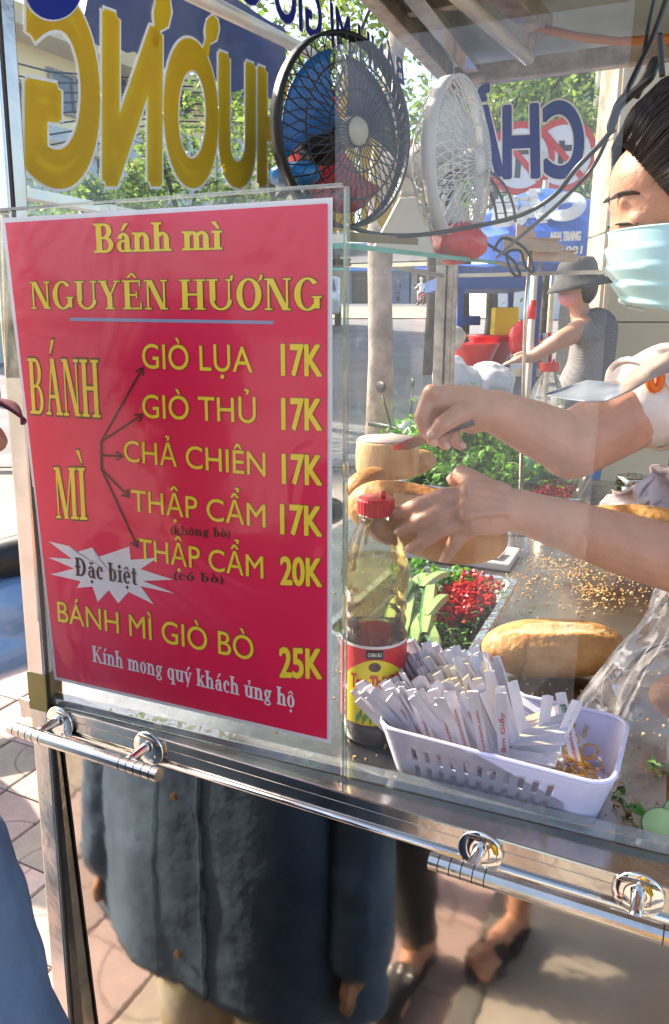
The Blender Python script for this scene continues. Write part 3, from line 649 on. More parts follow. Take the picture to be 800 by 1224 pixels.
tor = (SHL+SHR)/2+Vector((.12,0,-.42)); bl.cap((SHL+SHR)/2+Vector((.04,0,-.08)), tor, .12, .13)
hips = tor+Vector((.05,0,-.12)); 
for s_ in (-.09,.09):
    k_ = Vector((hips.x-.02, hips.y+s_, .50)); bl.chain([hips+Vector((0,s_,0)), k_, Vector((hips.x+.02, hips.y+s_*1.1, .09)), Vector((hips.x-.12, hips.y+s_*1.2, .05))], [.095,.058,.038,.030])
bl.cap(hips+Vector((0,-.07,0)), hips+Vector((0,.07,0)), .12, .12)
# right arm (knife)
eR = at(684, 533, .95); wR = at(592, 492, .93)
bl.chain([SHR, at(795,470,1.0), eR], [.060,.054,.044]); bl.chain([eR, at(640,513,.945), wR], [.041,.036,.0275])
hR = at(552, 484, .915)
bl.cap(wR, at(560,490,.920), .026, .026); bl.cap(at(566,482,.92), at(532,476,.905), .022, .017); bl.cap(at(566,500,.925), at(540,492,.915), .020, .016)
tips = []
def finger(pts, r0=.0095, r1=.0068):
    P = [at(*p) for p in pts]; n = len(P); rs = [r0+(r1-r0)*i/(n-1) for i in range(n)]
    for i in range(1, n-1): rs[i] *= 1.06
    bl.chain(P, rs); tips.append((P[-1], (P[-1]-P[-2]).normalized(), rs[-1]))
finger([(540,472,.905),(514,474,.893),(504,498,.885),(508,518,.885)], .012, .0072)          # index
finger([(540,480,.912),(520,482,.905),(512,508,.900),(517,527,.900)], .012, .0072)          # middle
finger([(548,488,.922),(530,498,.925),(524,520,.920),(532,532,.918)], .011, .007)           # ring
finger([(560,498,.93),(546,508,.935),(541,525,.93),(551,533,.928)], .010, .0065)            # little
finger([(566,488,.91),(546,496,.880),(528,508,.870),(519,518,.872)], .0135, .0082)          # thumb
# left arm (bread)
wL = at(622, 611, .84); eL = at(845, 680, .80)
bl.chain([SHL, eL+Vector((.02,.0,.02)), eL], [.060,.046,.042]); bl.chain([eL, at(745,650,.82), wL], [.040,.0368,.0255])
bl.cap(wL, at(592,608,.845), .026, .025); bl.cap(at(596,596,.850), at(560,590,.850), .021, .0165); bl.cap(at(592,618,.84), at(556,622,.835), .022, .017); bl.cap(at(585,606,.84), at(556,606,.838), .024, .019)
finger([(590,590,.855),(565,576,.868),(552,567,.885),(543,574,.905)], .0155, .009)          # thumb
finger([(556,592,.85),(530,594,.838),(500,604,.842),(476,613,.860)], .0125, .0075)
finger([(555,606,.84),(528,612,.828),(500,624,.834),(480,636,.852)], .0125, .0075)
finger([(555,620,.835),(530,630,.825),(508,645,.832),(492,656,.848)], .012, .0072)
finger([(562,632,.838),(546,645,.832),(537,660,.840),(532,668,.850)], .0105, .0065)
for a_, b_, c_ in (((608,598,.826),(585,590,.828),(558,587,.838)),((606,604,.817),(584,600,.817),(556,602,.822)),((606,612,.813),(584,613,.812),(556,617,.817))):   # tendons and knuckles
    bl.chain([at(*a_), at(*b_), at(*c_)], [.0045,.0050,.0050]); bl.ell(at(*c_), (.0085,.0085,.0085))
for q_ in ((516,470,.889),(522,480,.896),(531,494,.915)): bl.ell(at(*q_), (.0115,.0115,.0115))
bl.cap(at(575,478,.905), at(545,472,.895), .0045, .005); bl.ell(at(588,486,.912), (.012,.011,.012))
bl.build('body', M['skin'], ven, .003, 2)
M['nail'] = mat('nail', (.68,.42,.34), .25, coat=.4)
for tp_, td_, tr_ in tips:
    vw = (CAM-tp_).normalized(); nz = (vw+Z*.8); nz = (nz-td_*nz.dot(td_)).normalized(); b = MB(); b.ell(tp_+nz*tr_*.72+td_*tr_*.1, (tr_*.95, tr_*.62, tr_*.34), rotm(td_, nz), 12, 8); b.build('fingernail', M['nail'], ven, smooth=True)
for s_ in (1,-1):   # closed eyelids, brows, lashes
    b = MB(); b.tube([hp(.0985-.024*(t+.5),.004+.004*(1-t*t*4),s_*(.030+t*.032)) for t in (-.5,-.25,0,.25,.5)], [.0012,.0030,.0032,.0028,.001], 6); b.build('eyebrow', M['hair'], ven)
    b = MB(); b.tube([hp(.0935-.018*(t+.5),-.024-.003*(t+.5),s_*(.031+t*.026)) for t in (-.5,-.25,0,.25,.5)], [.0008,.0018,.0021,.0018,.0008], 6)
    for k in range(9):
        t = -.5+k/8; b.tube([hp(.0935-.018*(t+.5),-.024-.003*(t+.5),s_*(.031+t*.026)), hp(.1005-.018*(t+.5),-.031,s_*(.032+t*.030))], [.0004,.0002], 4)
    b.build('eyelashes', M['black'], ven)
# hair: cap of locks swept back from the hairline
RB = Vector((-.93, -.10, .30)).normalized()   # where the hair is gathered (front, side, up)
def skull(d, k=1.0):   # point on the hair surface in direction d = (f, s, u)
    q = 1/math.sqrt((d.x/.109)**2+(d.y/.089)**2+(d.z/(.127 if d.z > 0 else .108))**2)*k; return HC + Rh @ (Vector((-.008,0,.006)) + d*q)
def hairpath(q, t0, k, n=8, t1=1.0):
    rt = Vector((.090*math.cos(q*1.15), .080*math.sin(q*1.35), .056-.100*abs(q)**1.6)).normalized()
    an = rt.angle(RB); ax_ = rt.cross(RB).normalized()
    return [skull(Matrix.Rotation(an*(t0+(t1-t0)*i/(n-1)), 3, ax_) @ rt, k*(.985 if i == 0 else 1)) for i in range(n)]
b = MB(); b.grid(lambda i, t: hairpath((i*2-1)*1.18, 0, .99, 25)[int(round(t*24))], 48, 24); hair = b.build('hair', M['hair'], ven, smooth=True)
hb = Blob(); hb.ell(hp(-.105,.02), (.045,.05,.045), Rh); hb.build('hair_bun', M['hair'], hair, .006, 3)
b = MB(); rh = random.Random(5)
for i in range(1500):
    q = rh.uniform(-1.18, 1.18); t0 = max(0, rh.gauss(0, .22)) if rh.random() < .7 else rh.uniform(0,.7); k = rh.uniform(.995,1.03)
    P = hairpath(q, t0, k, 8); q2 = rh.uniform(-.05,.05); P = [p+Rh @ Vector((0, math.sin(j*.9+i)*.0012, math.cos(j*.7+i)*.0008)) for j, p in enumerate(P)]
    b.tube(P, [.0004]+[rh.uniform(.0006,.0013)]*6+[.0004], 4)
for i in range(34):   # loose strands by the temple
    y0 = -rh.uniform(.040,.075); f0 = rh.uniform(.045,.085); y0 *= .85; pts = [hp(f0-.03, .062, y0*.9), hp(f0-.006, .035, y0*1.05), hp(f0-.008, .008, y0*1.10), hp(f0-.022, -.02-rh.uniform(0,.02), y0*1.14)]
    b.tube(pts, [.0008,.0009,.0006,.0003], 4)
b.build('hair_strands', M['hair'], ven, smooth=True)
# mask
M['mask'] = mat('mask', (.42,.66,.66), .75, bump=.15, bs=300, sheen=.3)
def maskf(s, t):   # s -1..1 across, t 0 top .. 1 bottom
    a = s*1.36; fwd = .094 - .040*max(0,t-.45)**1.15; 
    ple = .0055*(1-((t*4.4+.1*s) % 1))*(1 if .20 < t < .95 else 0)*(1-abs(s)**3)
    rr = .076+.006*math.sin(t*math.pi)
    f = .022+math.cos(a)*(fwd-.022)+ple; sdv = math.sin(a)*rr
    return hp(f, -.031-.086*t-.006*abs(s)*(t-.5)*2-.010*(1-math.cos(a)), sdv)
b = MB(); b.grid(lambda i, t: maskf(i*2-1, t), 36, 34); mk = b.build('face_mask', M['mask'], ven, smooth=True, solid=.0012)
b = MB()
b.tube([maskf(i/12-1, .012)+fw*.0012 for i in range(25)], .0013, 6)
b.build('mask_seam', mat('maskseam', (.60,.78,.78), .8), mk, smooth=True)
for s_ in (1,-1):
    b = MB(); b.tube([maskf(s_, .03), hp(.02,-.036,s_*.080), hp(-.012,-.027,s_*.083), hp(.02,-.08,s_*.080), maskf(s_, .95)], .0013, 6); b.build('ear_loop', M['paperw'], mk)
# clothes
M['shirt'] = mat('shirt', (.74,.66,.60), .85, var=.05, vs=20, bump=.3, bs=35)
sh = Blob(); sh.cap(SHL, SHR, .072, .072); sh.cap((SHL+SHR)/2+Vector((.04,0,-.08)), tor, .145, .16)
dR = (at(775,455,1.0)-SHR); dR=at(798,466,1.0); qS = dR+(eR-dR)*.22; sh.chain([SHR, dR, qS], [.072,.062,.062]); sh.cap(SHL, SHL+(eL-SHL)*.36, .072, .062)
sh.cap(tor, hips, .16, .15)
def wr(v):
    n = noise.noise(v*11)*.006+noise.noise(v*26)*.003; return v + Vector((n, n*.6, n*.5))
sh.build('shirt', M['shirt'], ven, .006, 3, wr)
b = MB(); q = dR+(eR-dR)*.27; dq = (eR-dR).normalized(); a_ = dq.orthogonal().normalized(); c_ = dq.cross(a_)
b.tube([q+(a_*math.cos(t)+c_*math.sin(t))*.0655 for t in [i*math.pi/16 for i in range(32)]], .0035, 8, closed=True); b.build('sleeve_hem', M['shirt'], ven, smooth=True)
pa = Blob(); pa.cap(hips+Vector((0,-.05,0)), hips+Vector((0,.05,0)), .15, .15)
for s_ in (-.09,.09): pa.chain([hips+Vector((0,s_,0)), Vector((hips.x-.02, hips.y+s_, .50)), Vector((hips.x+.02, hips.y+s_*1.1, .12))], [.11,.085,.075])
pa.build('trousers', mat('trous', (.06,.06,.08), .85), ven, .012, 3)
b = MB(); b.tube([at(783+7*math.cos(t), 452+13*math.sin(t), .93) for t in [i*math.pi/8 for i in range(16)]], .0055, 8, closed=True); b.build('lanyard', mat('orange', (.75,.16,.02), .5), ven, smooth=True)

# --- customer in the blue shirt at the left edge, reflected in the doors
def person(loc, rz, label, hgt, cols, pose=None, gloves=None):
    pass
M['denim'] = mat('denim', (.115,.18,.27), .85, vs=9, bump=.25, bs=11, col2=(.075,.12,.19), detail=10)
M['skin2'] = mat('skin2', (.50,.25,.15), .5, var=.1, vs=20, sss=.08)
cu = root('person', (-.50,.56,0), 'customer in long blue denim shirt and maroon cap at the left edge', 'person')
cc = Vector((-.49,.585,0)); 
def cp(u, v, z): return cc+UP*u+NP*v+Z*z
HCc = Vector((-.400,.668,1.508)); bl = Blob()
bl.cap(cp(0,0,.85), cp(0,-.01,1.12), .11, .12); bl.cap(cp(-.15,0,1.20), cp(.15,0,1.20), .05, .05); bl.cap(cp(0,0,1.2), HCc-Z*.09-NP*.02, .055, .048)
bl.ell(HCc, (.075,.092,.105)); bl.ell(HCc+NP*.03-Z*.06, (.05,.05,.055)); bl.cap(HCc+NP*.088+Z*.005, HCc+NP*.108-Z*.028, .009, .013)
bl.cap(HCc+NP*.080-UP*.015-Z*.062, HCc+NP*.080+UP*.015-Z*.062, .013, .013)
for s_ in (-1,1):
    bl.chain([cp(s_*.09,0,.8), cp(s_*.09,.02,.44), cp(s_*.09,-.02,.09), cp(s_*.10,.10,.045), cp(s_*.10,.16,.035)], [.085,.055,.038,.030,.022])
    bl.ell(HCc+UP*(s_*.076)-Z*.01, (.010,.018,.030))
    bl.chain([cp(s_*.18,0,1.18), cp(s_*.25,-.0,.92), cp(s_*.275,.042,.59)], [.045,.038,.026])
    hq = cp(s_*.275,.045,.545); bl.cap(hq, hq-Z*.05, .024, .022)
    for k in range(4): bl.chain([hq+NP*(.022-.015*k)-Z*.05, hq+NP*(.026-.016*k)-Z*(.085+.004*(k in (1,2))), hq+NP*(.020-.015*k)-Z*(.112+.008*(k in (1,2)))-UP*s_*.006], [.0095,.0085,.007])
    bl.chain([hq+NP*.02-Z*.01, hq+NP*.045-Z*.04, hq+NP*.046-Z*.068], [.012,.010,.008])
bl.build('body', M['skin2'], cu, .0055, 2)
def tun(i, t):
    th = i*2*math.pi; z = .41+(1.22-.41)*t
    w_ = .325-.12*t**1.3; d_ = .155-.035*t**2
    fold = .008*math.sin(7*th+3*t)*(1-t)+.012*noise.noise(Vector((math.cos(th)*1.6, math.sin(th)*1.6, t*2)))+.004*noise.noise(Vector((math.cos(th)*5, math.sin(th)*5, t*3)))-.004*abs(noise.noise(Vector((math.cos(th)*3+t*2, math.sin(th)*3, t*6+4))))
    if t > .92: w_ *= 1-(t-.92)*6; d_ *= 1-(t-.92)*5
    return cp(math.cos(th)*(w_+fold), math.sin(th)*(d_+fold), z-.03*math.sin(2*th+1.3)*(1-t)-.04*(1-abs(math.sin(th)))*(1-t)*-1)
b = MB(); b.grid(tun, 72, 48); shirt = b.build('shirt', M['denim'], cu, smooth=True, solid=.003)
b = MB(); b.tube([tun(.235, t/20)+NP*.003 for t in range(20)], .0022, 6); b.tube([tun(.285, t/20)+NP*.002 for t in range(20)], .0012, 6); b.build('placket', M['denim'], shirt, smooth=True)
for t in (.10,.50,.88):
    b = MB(); b.lathe([(0,0),(.0075,0),(.0075,.003),(.004,.004),(0,.004)], tun(.26, t)+NP*.004, 14, (UP, Z, NP)); b.build('button', mat('copper', (.28,.15,.07), .4, .6) if t == .10 else bpy.data.materials['copper'], shirt)
for s_ in (-1,1):
    sv = Blob(); sv.chain([cp(s_*.17,0,1.19), cp(s_*.25,0,.92), cp(s_*.275,.038,.565)], [.062,.066,.062]); sv.build('sleeve', M['denim'], cu, .007, 2, wr)
b = MB()
for s_ in (-1,1): b.tube([cp(s_*.09,0,.5), cp(s_*.095,0,.1)], [.10,.085], 20)
b.build('trousers', mat('trou2', (.46,.44,.38), .85, var=.1, vs=9, col2=(.46,.38,.18)), cu, smooth=True)
for s_ in (-1,1):
    b = MB(); b.ell(cp(s_*.10,.08,.025), (.045,.13,.028), Matrix.Rotation(-AP,3,'Z')); b.build('shoe', M['black'], cu, smooth=True)
cap_m = mat('capm', (.12,.015,.03), .75, bump=.3, bs=90); b = MB(); b.ell(HCc+Z*.03-NP*.005, (.088,.105,.10), fn=lambda p: Vector((p.x, p.y, max(p.z, -.005))))
b.grid(lambda s, t: HCc+Z*(.026-.012*t-.020*(2*s-1)**2)+UP*((2*s-1)*.080*(1-.25*t*t))+NP*(.075+.050*t*math.cos((2*s-1)*1.2)), 12, 6)
b.build('cap', cap_m, cu, smooth=True, solid=.003)

# --- photographer in yellow behind the camera, only seen in the doors
ph = root('person', (-.02,-.42,0), 'person in yellow dress and black sandals reflected in the mirror doors', 'person')
pc = Vector((-.02,-.44,0))
def qp(u, v, z): return pc+UP*u+NP*v+Z*z
bl = Blob(); hp2 = qp(0,0,1.50)
bl.ell(hp2, (.075,.09,.11)); bl.cap(hp2-Z*.1, qp(0,0,1.25), .05, .05); bl.cap(qp(-.15,0,1.25), qp(.15,0,1.25), .05, .05); bl.cap(qp(0,0,1.15), qp(0,0,.9), .11, .12)
def mir(p): return p - NP*(2*((p-PP).dot(NP)))
ft = mir(onz(604,1118,.06)); ft.z = .024    # foot set forward
def foot(bl, f, d, kn):
    s2 = Vector((-d.y, d.x, 0))
    bl.chain([kn, f-d*.05+Z*.10, f-d*.06+Z*.05], [.052,.034,.032]); bl.chain([f-d*.05+Z*.06, f+d*.05+Z*.050, f+d*.10+Z*.042], [.030,.030,.022]); bl.cap(f+d*.09+Z*.042+s2*.02, f+d*.09+Z*.042-s2*.025, .019, .017)
    for k in range(5):
        o_ = (.034-.0165*k)*(-1); r_ = .0125 if k == 0 else .0085; l_ = .045-.006*k
        bl.chain([f+d*.095+s2*o_+Z*.040, f+d*(.10+l_*.6)+s2*o_*1.1+Z*.040, f+d*(.10+l_)+s2*o_*1.12+Z*.034], [r_*1.1, r_, r_*.9])
fd = (NP+UP*-.38).normalized()
kn_ = ft-fd*.03+UP*.05+Z*.46; bl.cap(qp(-.08,0,.85), kn_, .08,.052); foot(bl, ft+Z*.0, fd, kn_)
f2 = qp(.02,.10,.025); bl.cap(qp(.08,0,.85), qp(.06,.06,.5), .08,.055); foot(bl, f2, NP, qp(.06,.06,.5))
for s_ in (-1,1): bl.chain([qp(s_*.18,0,1.24), qp(s_*.24,.08,1.05), qp(s_*.12,.30,1.22)], [.045,.038,.028]); bl.cap(qp(s_*.12,.30,1.22), qp(s_*.06,.38,1.28), .026,.022)
bl.build('body', M['skin'], ph, .0055, 2)
b = MB(); b.grid(lambda i, t: qp(math.cos(i*6.2832)*(.19-.05*t+.012*math.sin(6*i*6.2832)*(1-t)), math.sin(i*6.2832)*(.15-.03*t), .42+.84*t), 48, 16); b.build('dress', mat('yellowdress', (.62,.40,.03), .8, var=.2, vs=15), ph, smooth=True, solid=.003)
hb = Blob(); hb.ell(hp2+Z*.02-NP*.015, (.085,.10,.11)); hb.cap(hp2-NP*.06, qp(0,-.08,1.28), .06,.04); hb.build('hair', M['hair'], ph, .01, 2)
M['sandal'] = mat('sandal', (.02,.018,.02), .8, bump=.4, bs=120)
for f, d in ((ft, fd), (f2, NP)):
    b = MB(); s2 = Vector((-d.y, d.x, 0)); out = []
    for i in range(20):
        t = i*2*math.pi/20; out.append(f+d*(.03+.135*math.cos(t))+s2*(.046*math.sin(t)*(1.12 if math.cos(t) > 0 else .85))+Z*.004)
    b.prism(out, Z*.018); k = 14
    b.grid(lambda s, t: f+d*(.045+.045*t)+s2*(math.cos(math.pi*s)*.047)+Z*(.020+math.sin(math.pi*s)**.7*(.052-.006*t)), 12, 3)
    b.build('sandal', M['sandal'], ph, smooth=False, solid=.003)
# --- friend in dark clothes with a pearl slipper (also only in the doors)
wv = Vector((.124,1.48,0)); mirror = lambda p: p - NP*(2*((p-PP).dot(NP)))
sp = mirror(onz(478,1168,.05)); sp.z = 0
b2 = root('person', (sp.x, sp.y-.1, 0), 'person in black clothes whose slipper with pearls shows in the mirror doors', 'person')
bl = Blob(); dd2 = (NP-UP*.1).normalized()
a0 = sp - dd2*.08
bl.chain([a0+Z*.07, a0+Z*.42-UP*.05, a0+Z*.80-NP*.10-UP*.08, a0+Z*1.15-NP*.14-UP*.08], [.034,.055,.11,.12]); foot(bl, sp+Z*0-dd2*.06, dd2, a0+Z*.42-UP*.05)
a1 = a0-UP*.14-NP*.25
bl.chain([a0+Z*.80-NP*.10-UP*.10, a1+Z*.42, a1+Z*.07], [.09,.055,.034]); foot(bl, a1+dd2*.02, dd2, a1+Z*.42)
hd = a0-NP*.14-UP*.08+Z*1.45; bl.cap(a0+Z*1.15-NP*.14-UP*.08, hd, .05,.05); bl.ell(hd+Z*.03, (.075,.09,.11))
for s_ in (-1,1): o_ = a0-NP*.14-UP*.08; bl.chain([o_+UP*s_*.16+Z*1.2, o_+UP*s_*.2+Z*.95, o_+UP*s_*.2+NP*.05+Z*.72], [.05,.04,.028])
bl.build('body', M['skin2'], b2, .008, 2)
pa = Blob(); pa.chain([a0+Z*.80-NP*.10-UP*.08, a0+Z*.45-UP*.05, a0+Z*.13], [.13,.085,.05]); pa.chain([a0+Z*.80-NP*.10-UP*.08, a1+Z*.45, a1+Z*.13], [.12,.085,.05]); pa.chain([a0+Z*.80-NP*.10-UP*.08, a0+Z*1.18-NP*.14-UP*.08], [.14,.14])
for s_ in (-1,1): o_ = a0-NP*.14-UP*.08; pa.chain([o_+UP*s_*.16+Z*1.2, o_+UP*s_*.2+Z*.95, o_+UP*s_*.2+NP*.05+Z*.76], [.065,.055,.045])
pa.build('clothes', mat('darkcloth', (.025,.025,.03), .85), b2, .01, 2)
hb = Blob(); hb.ell(hd+Z*.05-NP*.015, (.085,.10,.11)); hb.build('hair', M['hair'], b2, .01, 2)
sl_ = Blob(); sl_.cap(sp+Z*.04, sp+dd2*.09+Z*.035, .046,.044); sl_.cap(sp+Z*.02-dd2*.12, sp+dd2*.08+Z*.02, .034,.042); sl_.build('slipper', M['sandal'], b2, .006, 2)
for k in (-1,0,1):
    b = MB(); b.ell(sp+Z*.083+dd2*.01+UP*k*.026-Z*abs(k)*.004, (.0075,)*3, nu=12, nv=8); b.build('pearl', mat('pearl', (.85,.83,.8), .15) if k == -1 else bpy.data.materials['pearl'], b2, smooth=True)

# ------------------------------------------------------------------ food and things on the counter
M['crust'] = mat('crust', (.66,.36,.12), .5, var=.0, vs=16, col2=(.42,.17,.04), bump=.7, bs=55, rvar=.1, detail=9)
M['crumbs'] = mat('crumbin', (.80,.60,.33), .85, col2=(.68,.44,.18), vs=30, bump=.8, bs=90)
def baguette(name, a, c, r, label, slit=True, seed=1, flat=.86, side=0, group=None):
    a, c = Vector(a), Vector(c); ln = (c-a).length; X = (c-a).normalized(); Yv = Z.cross(X).normalized(); Zv = X.cross(Yv)
    def fn(s, t):
        th = t*2*math.pi; x = math.cos(math.pi*s); rr = (1-abs(x)**2.6)**.5
        rr *= 1+.05*noise.noise(Vector((x*3+seed, math.cos(th), math.sin(th))))
        cy, cz = math.cos(th), math.sin(th)
        k = 1.0
        dth = abs(((th-(math.pi/2+side)+math.pi) % (2*math.pi))-math.pi)
        if slit and dth < .34 and abs(x) < .80: k = 1+.10*(dth/.34)**2*(1-abs(x)/.80)-.05*(1-dth/.34)
        v = (a+c)/2 + X*(-x*ln/2) + Yv*(cy*rr*r*k) + Zv*(cz*rr*r*flat*k)
        if slit and dth < .34 and abs(x) < .80: v += Zv*.0022*noise.noise(Vector((x*22, th*9, seed)))
        return v
    b = MB(); nu, nv = 44, 56
    def mf(i, j):
        th = (j+.5)/nv*2*math.pi; x = math.cos(math.pi*(i+.5)/nu); dth = abs(((th-(math.pi/2+side)+math.pi) % (2*math.pi))-math.pi)
        return 1 if slit and dth < .27*(1-(x/.82)**2 if abs(x) < .82 else -1) else 0
    b.grid(fn, nu, nv, mfn=mf)
    return tag(b.build(name, [M['crust'], M['crumbs']], smooth=True), label, 'bread', group)
def base(px, py, z=CZ): return onz(px, py, z)
r_ = .040
baguette('baguette', onz(576,775,CZ+.046), onz(748,774,CZ+.046), .050, 'whole golden baguette with a pale slash lying behind the white basket', side=.35, seed=3)
baguette('baguette', at(676,622,1.60), at(830,628,1.52), .046, 'baguette lying on the counter behind the lower forearm of the seller', side=-.2, seed=6)
baguette('baguette', at(416,598,.935), at(607,650,.905), .048, 'baguette gripped in the left hand of the seller', slit=True, seed=9, side=.9, flat=.95)
# small pale roll pieces at the left
baguette('bread_piece', at(418,588,1.02), at(458,566,1.08), .022, 'pale torn bread piece next to the red bottle cap', slit=False, seed=12)
# pork roll with pale cut top
t = root('pork_roll', at(470,562,1.25), 'short thick pork roll with pale grey top beside the knife blade', 'meat roll')
pc_ = at(463,560,1.25); r_ = .054
b = MB(); b.lathe([(r_*.96,-.01),(r_,.002),(r_*1.01,.03),(r_*.98,.046),(r_*.96,.050)], pc_, 36, cap=True); b.build('rind', mat('rindm', (.72,.48,.24), .7, var=.1, vs=30, col2=(.52,.28,.10), bump=.5, bs=60, stretch=(1,1,.25)), t, smooth=True)
b = MB(); b.lathe([(0,.0505),(r_*.93,.0505),(r_*.93,.0525),(0,.0535)], pc_, 36, cap=False); b.build('cut_face', mat('pork', (.52,.42,.36), .5, var=.12, vs=60, bump=.2, bs=90), t, smooth=True)
baguette('baguette', at(452,562,1.30), at(517,548,1.42), .030, 'browned bread end behind the pork roll', slit=False, seed=15)
# knife
kn = root('knife', at(540,510,.9), 'steel knife with dark handle held by the seller over the pork roll', 'knife')
ka, kb, kc = at(470,537,.93), at(530,514,.905), at(566,502,.895)
d = (kb-ka).normalized(); n_ = d.cross(Vector((.2,.9,.4))).normalized()
b = MB(); b.prism([ka-n_*.001, ka+n_*.006+d*.004, kb+n_*.007, kb-n_*.009, ka+d*.02-n_*.008], d.cross(n_)*.0016); b.build('blade', M['steel'], kn)
b = MB(); b.tube([kb-d*.004, kb+(kc-kb)*.5, kc], [.0065,.0075,.007], 10); b.build('handle', mat('knifeh', (.05,.04,.06), .25, coat=.5), kn, smooth=True)

# --- bottles
M['pet'] = pane_mat('pet', (.985,.975,.94), ior=1.45, bump=.15, bs=30, boost=.9, dirt_haze=.09)  # diffuse share paints a milky highlight into the clear plastic
def liq(name, col, dens=1):
    m = pane_mat(name, col, ior=1.33, bump=.15, bs=22, boost=.4); return m
M['oil'] = liq('oil', (.99,.94,.66)); M['capred'] = mat('capred', (.62,.01,.015), .3, coat=.3)
def bottle(name, p, s, label, fill=.60, lab=True, oil=None):
    t = root(name, p, label, 'bottle'); z = p
    prof = [(.0,.0),(.034,.001),(.0385,.006),(.039,.020),(.039,.132),(.0375,.137),(.0360,.141),(.0380,.146),(.0383,.151),(.0360,.157),(.0358,.160),(.0380,.166),(.0380,.170),(.0358,.176),(.0360,.180),(.0388,.188),(.0400,.198),(.0398,.208),(.0375,.222),(.032,.240),(.0255,.256),(.0195,.267),(.0175,.272),(.0172,.274),(.020,.275),(.020,.277),(.0165,.278),(.0165,.288)]
    prof = [(r*s, h*s) for r, h in prof]
    b = MB(); b.lathe(prof[:17], p, 64, cap=False); b.lathe(prof[16:22], p, 72, cap=False, ribs=18, amp=.014); b.lathe(prof[21:], p, 64, cap=False); b.build('bottle_body', M['pet'], t, smooth=True)
    inner = [(max(0, r-.0012*s), h+.001*s) for r, h in prof if h <= fill*.288*s+1e-6]; r1, h1 = inner[-1]; inner.append((0, h1+.0002))
    b = MB(); b.lathe(inner, p, 48, cap=False); b.build('liquid', oil or M['oil'], t, smooth=True)
    b = MB(); q = p+Z*.278*s; b.lathe([(0,0),(.0200*s,0),(.0212*s,.002*s),(.0212*s,.017*s),(.0195*s,.0195*s),(0,.0205*s)], q, 60, ribs=30, amp=.012); b.build('bottle_cap', M['capred'], t, smooth=False)
    b = MB(); b.lathe([(.003*s,0),(.003*s,.008*s),(0,.0085*s)], q+Z*.0195*s+Vector((.008*s,-.004*s,0)), 12); b.build('cap_spout', M['capred'], t, smooth=True)
    return t
bp_ = Vector((.050,.868,CZ)); bs_ = 1.06
bt = bottle('oil_bottle', bp_, bs_, 'clear ribbed bottle with red cap, yellow liquid and red label beside the poster', fill=.80)
def cyl(px, h, dr=0): return bp_ + Vector((math.sin(px)*(.0392*bs_+dr), -math.cos(px)*(.0392*bs_+dr), h*bs_))
b = MB(); b.grid(lambda s, t_: cyl(-3.14+6.28*s, .030+.100*t_, .0004), 64, 6); lb = b.build('bottle_label', mat('labelred', (.65,.02,.03), .4), bt, smooth=True)
b = MB(); b.grid(lambda s, t_: cyl(-3.14+6.28*s, .128+.0035*t_, .0006), 64, 1); b.build('label_edge', M['paperw'], lb, smooth=True)
b = MB(); N_ = 40
b.grid(lambda s, t_: cyl(-.55+1.9*(s-.5)+.55, .031+.062*t_+.022*math.sin(math.pi*s)*t_, .0009), 24, 6); b.build('label_panel', mat('labelyel', (.78,.68,.02), .4), lb, smooth=True)
def ltext(txt, a0, a1, h, ch, m, off=.02, dr=.0024):
    Vv, Ff, Ee = font_mesh(txt); x0 = min(v[0] for v in Vv); x1 = max(v[0] for v in Vv)
    f = lambda s, t_: cyl(a0+(a1-a0)*s, h+ch*t_, dr)
    text('label_text', txt, f, -NG, m, lb, off=off, lift=.0001)
ltext('Tam Thái Tử', -.72, .74, .077, .018, M['capred'], .02); ltext('- NƯỚC CHẤM', -.35, .75, .068, .0055, mat('dkgreen', (.02,.08,.02), .5), .02)
b = MB(); b.grid(lambda s, t_: cyl(-.28+.5*s, .116+.011*t_, .0012), 8, 3); b.build('label_badge', M['black'], lb); ltext('CHIN-SU', -.22, .16, .1195, .0045, M['paperw'], .02, .002)
b = MB(); b.grid(lambda s, t_: cyl(-.02+.008*math.cos(s*6.283)*t_/.045, .106+.0058*math.sin(s*6.283)*t_, .0014), 16, 2); b.build('label_crest', mat('crest', (.10,.06,.03), .5, var=.5, vs=300), lb)
for k_ in range(7): b = MB(); b.grid(lambda s, t_: cyl(-.55+.07*k_+.035*math.cos(s*6.283)*t_, .038+.004*(k_ % 3)+.006*math.sin(s*6.283)*t_, .0012+.0001*k_), 12, 2); b.build('label_herb', mat('lherb', (.08,.28,.05), .5) if k_ == 0 else bpy.data.materials['lherb'], lb)
# dark foot of sauce below the label
b = MB(); b.lathe([(0,.002),(.033*bs_,.002),(.0375*bs_,.007),(.038*bs_,.029*bs_),(0,.029*bs_)], bp_, 40); b.build('dark_sauce', mat('sauce', (.03,.012,.006), .15), bt, smooth=True)
p2 = onz(648,575,CZ); p2 = at(648, 560, 2.32); p2.z = CZ
bottle('oil_bottle', p2, 1.22*1.10, 'clear bottle with red cap at the back of the counter', fill=.5, oil=liq('oil2', (.95,.9,.75)))
# little green bottle with yellow cap in the back tray
g = root('sauce_bottle', at(633,566,2.2), 'small green bottle with yellow cap in the back tray', 'bottle'); q = at(633,572,2.2)
b = MB(); b.lathe([(0,0),(.026,0),(.028,.004),(.028,.055),(.016,.075),(.012,.082),(.012,.088),(0,.088)], q, 24); b.build('bottle_body', mat('gr', (.18,.42,.28), .2, coat=.5), g, smooth=True)
b = MB(); b.lathe([(0,.088),(.014,.088),(.014,.128),(0,.13)], q, 20); b.build('bottle_cap', mat('yc', (.85,.66,.01), .4), g, smooth=True)

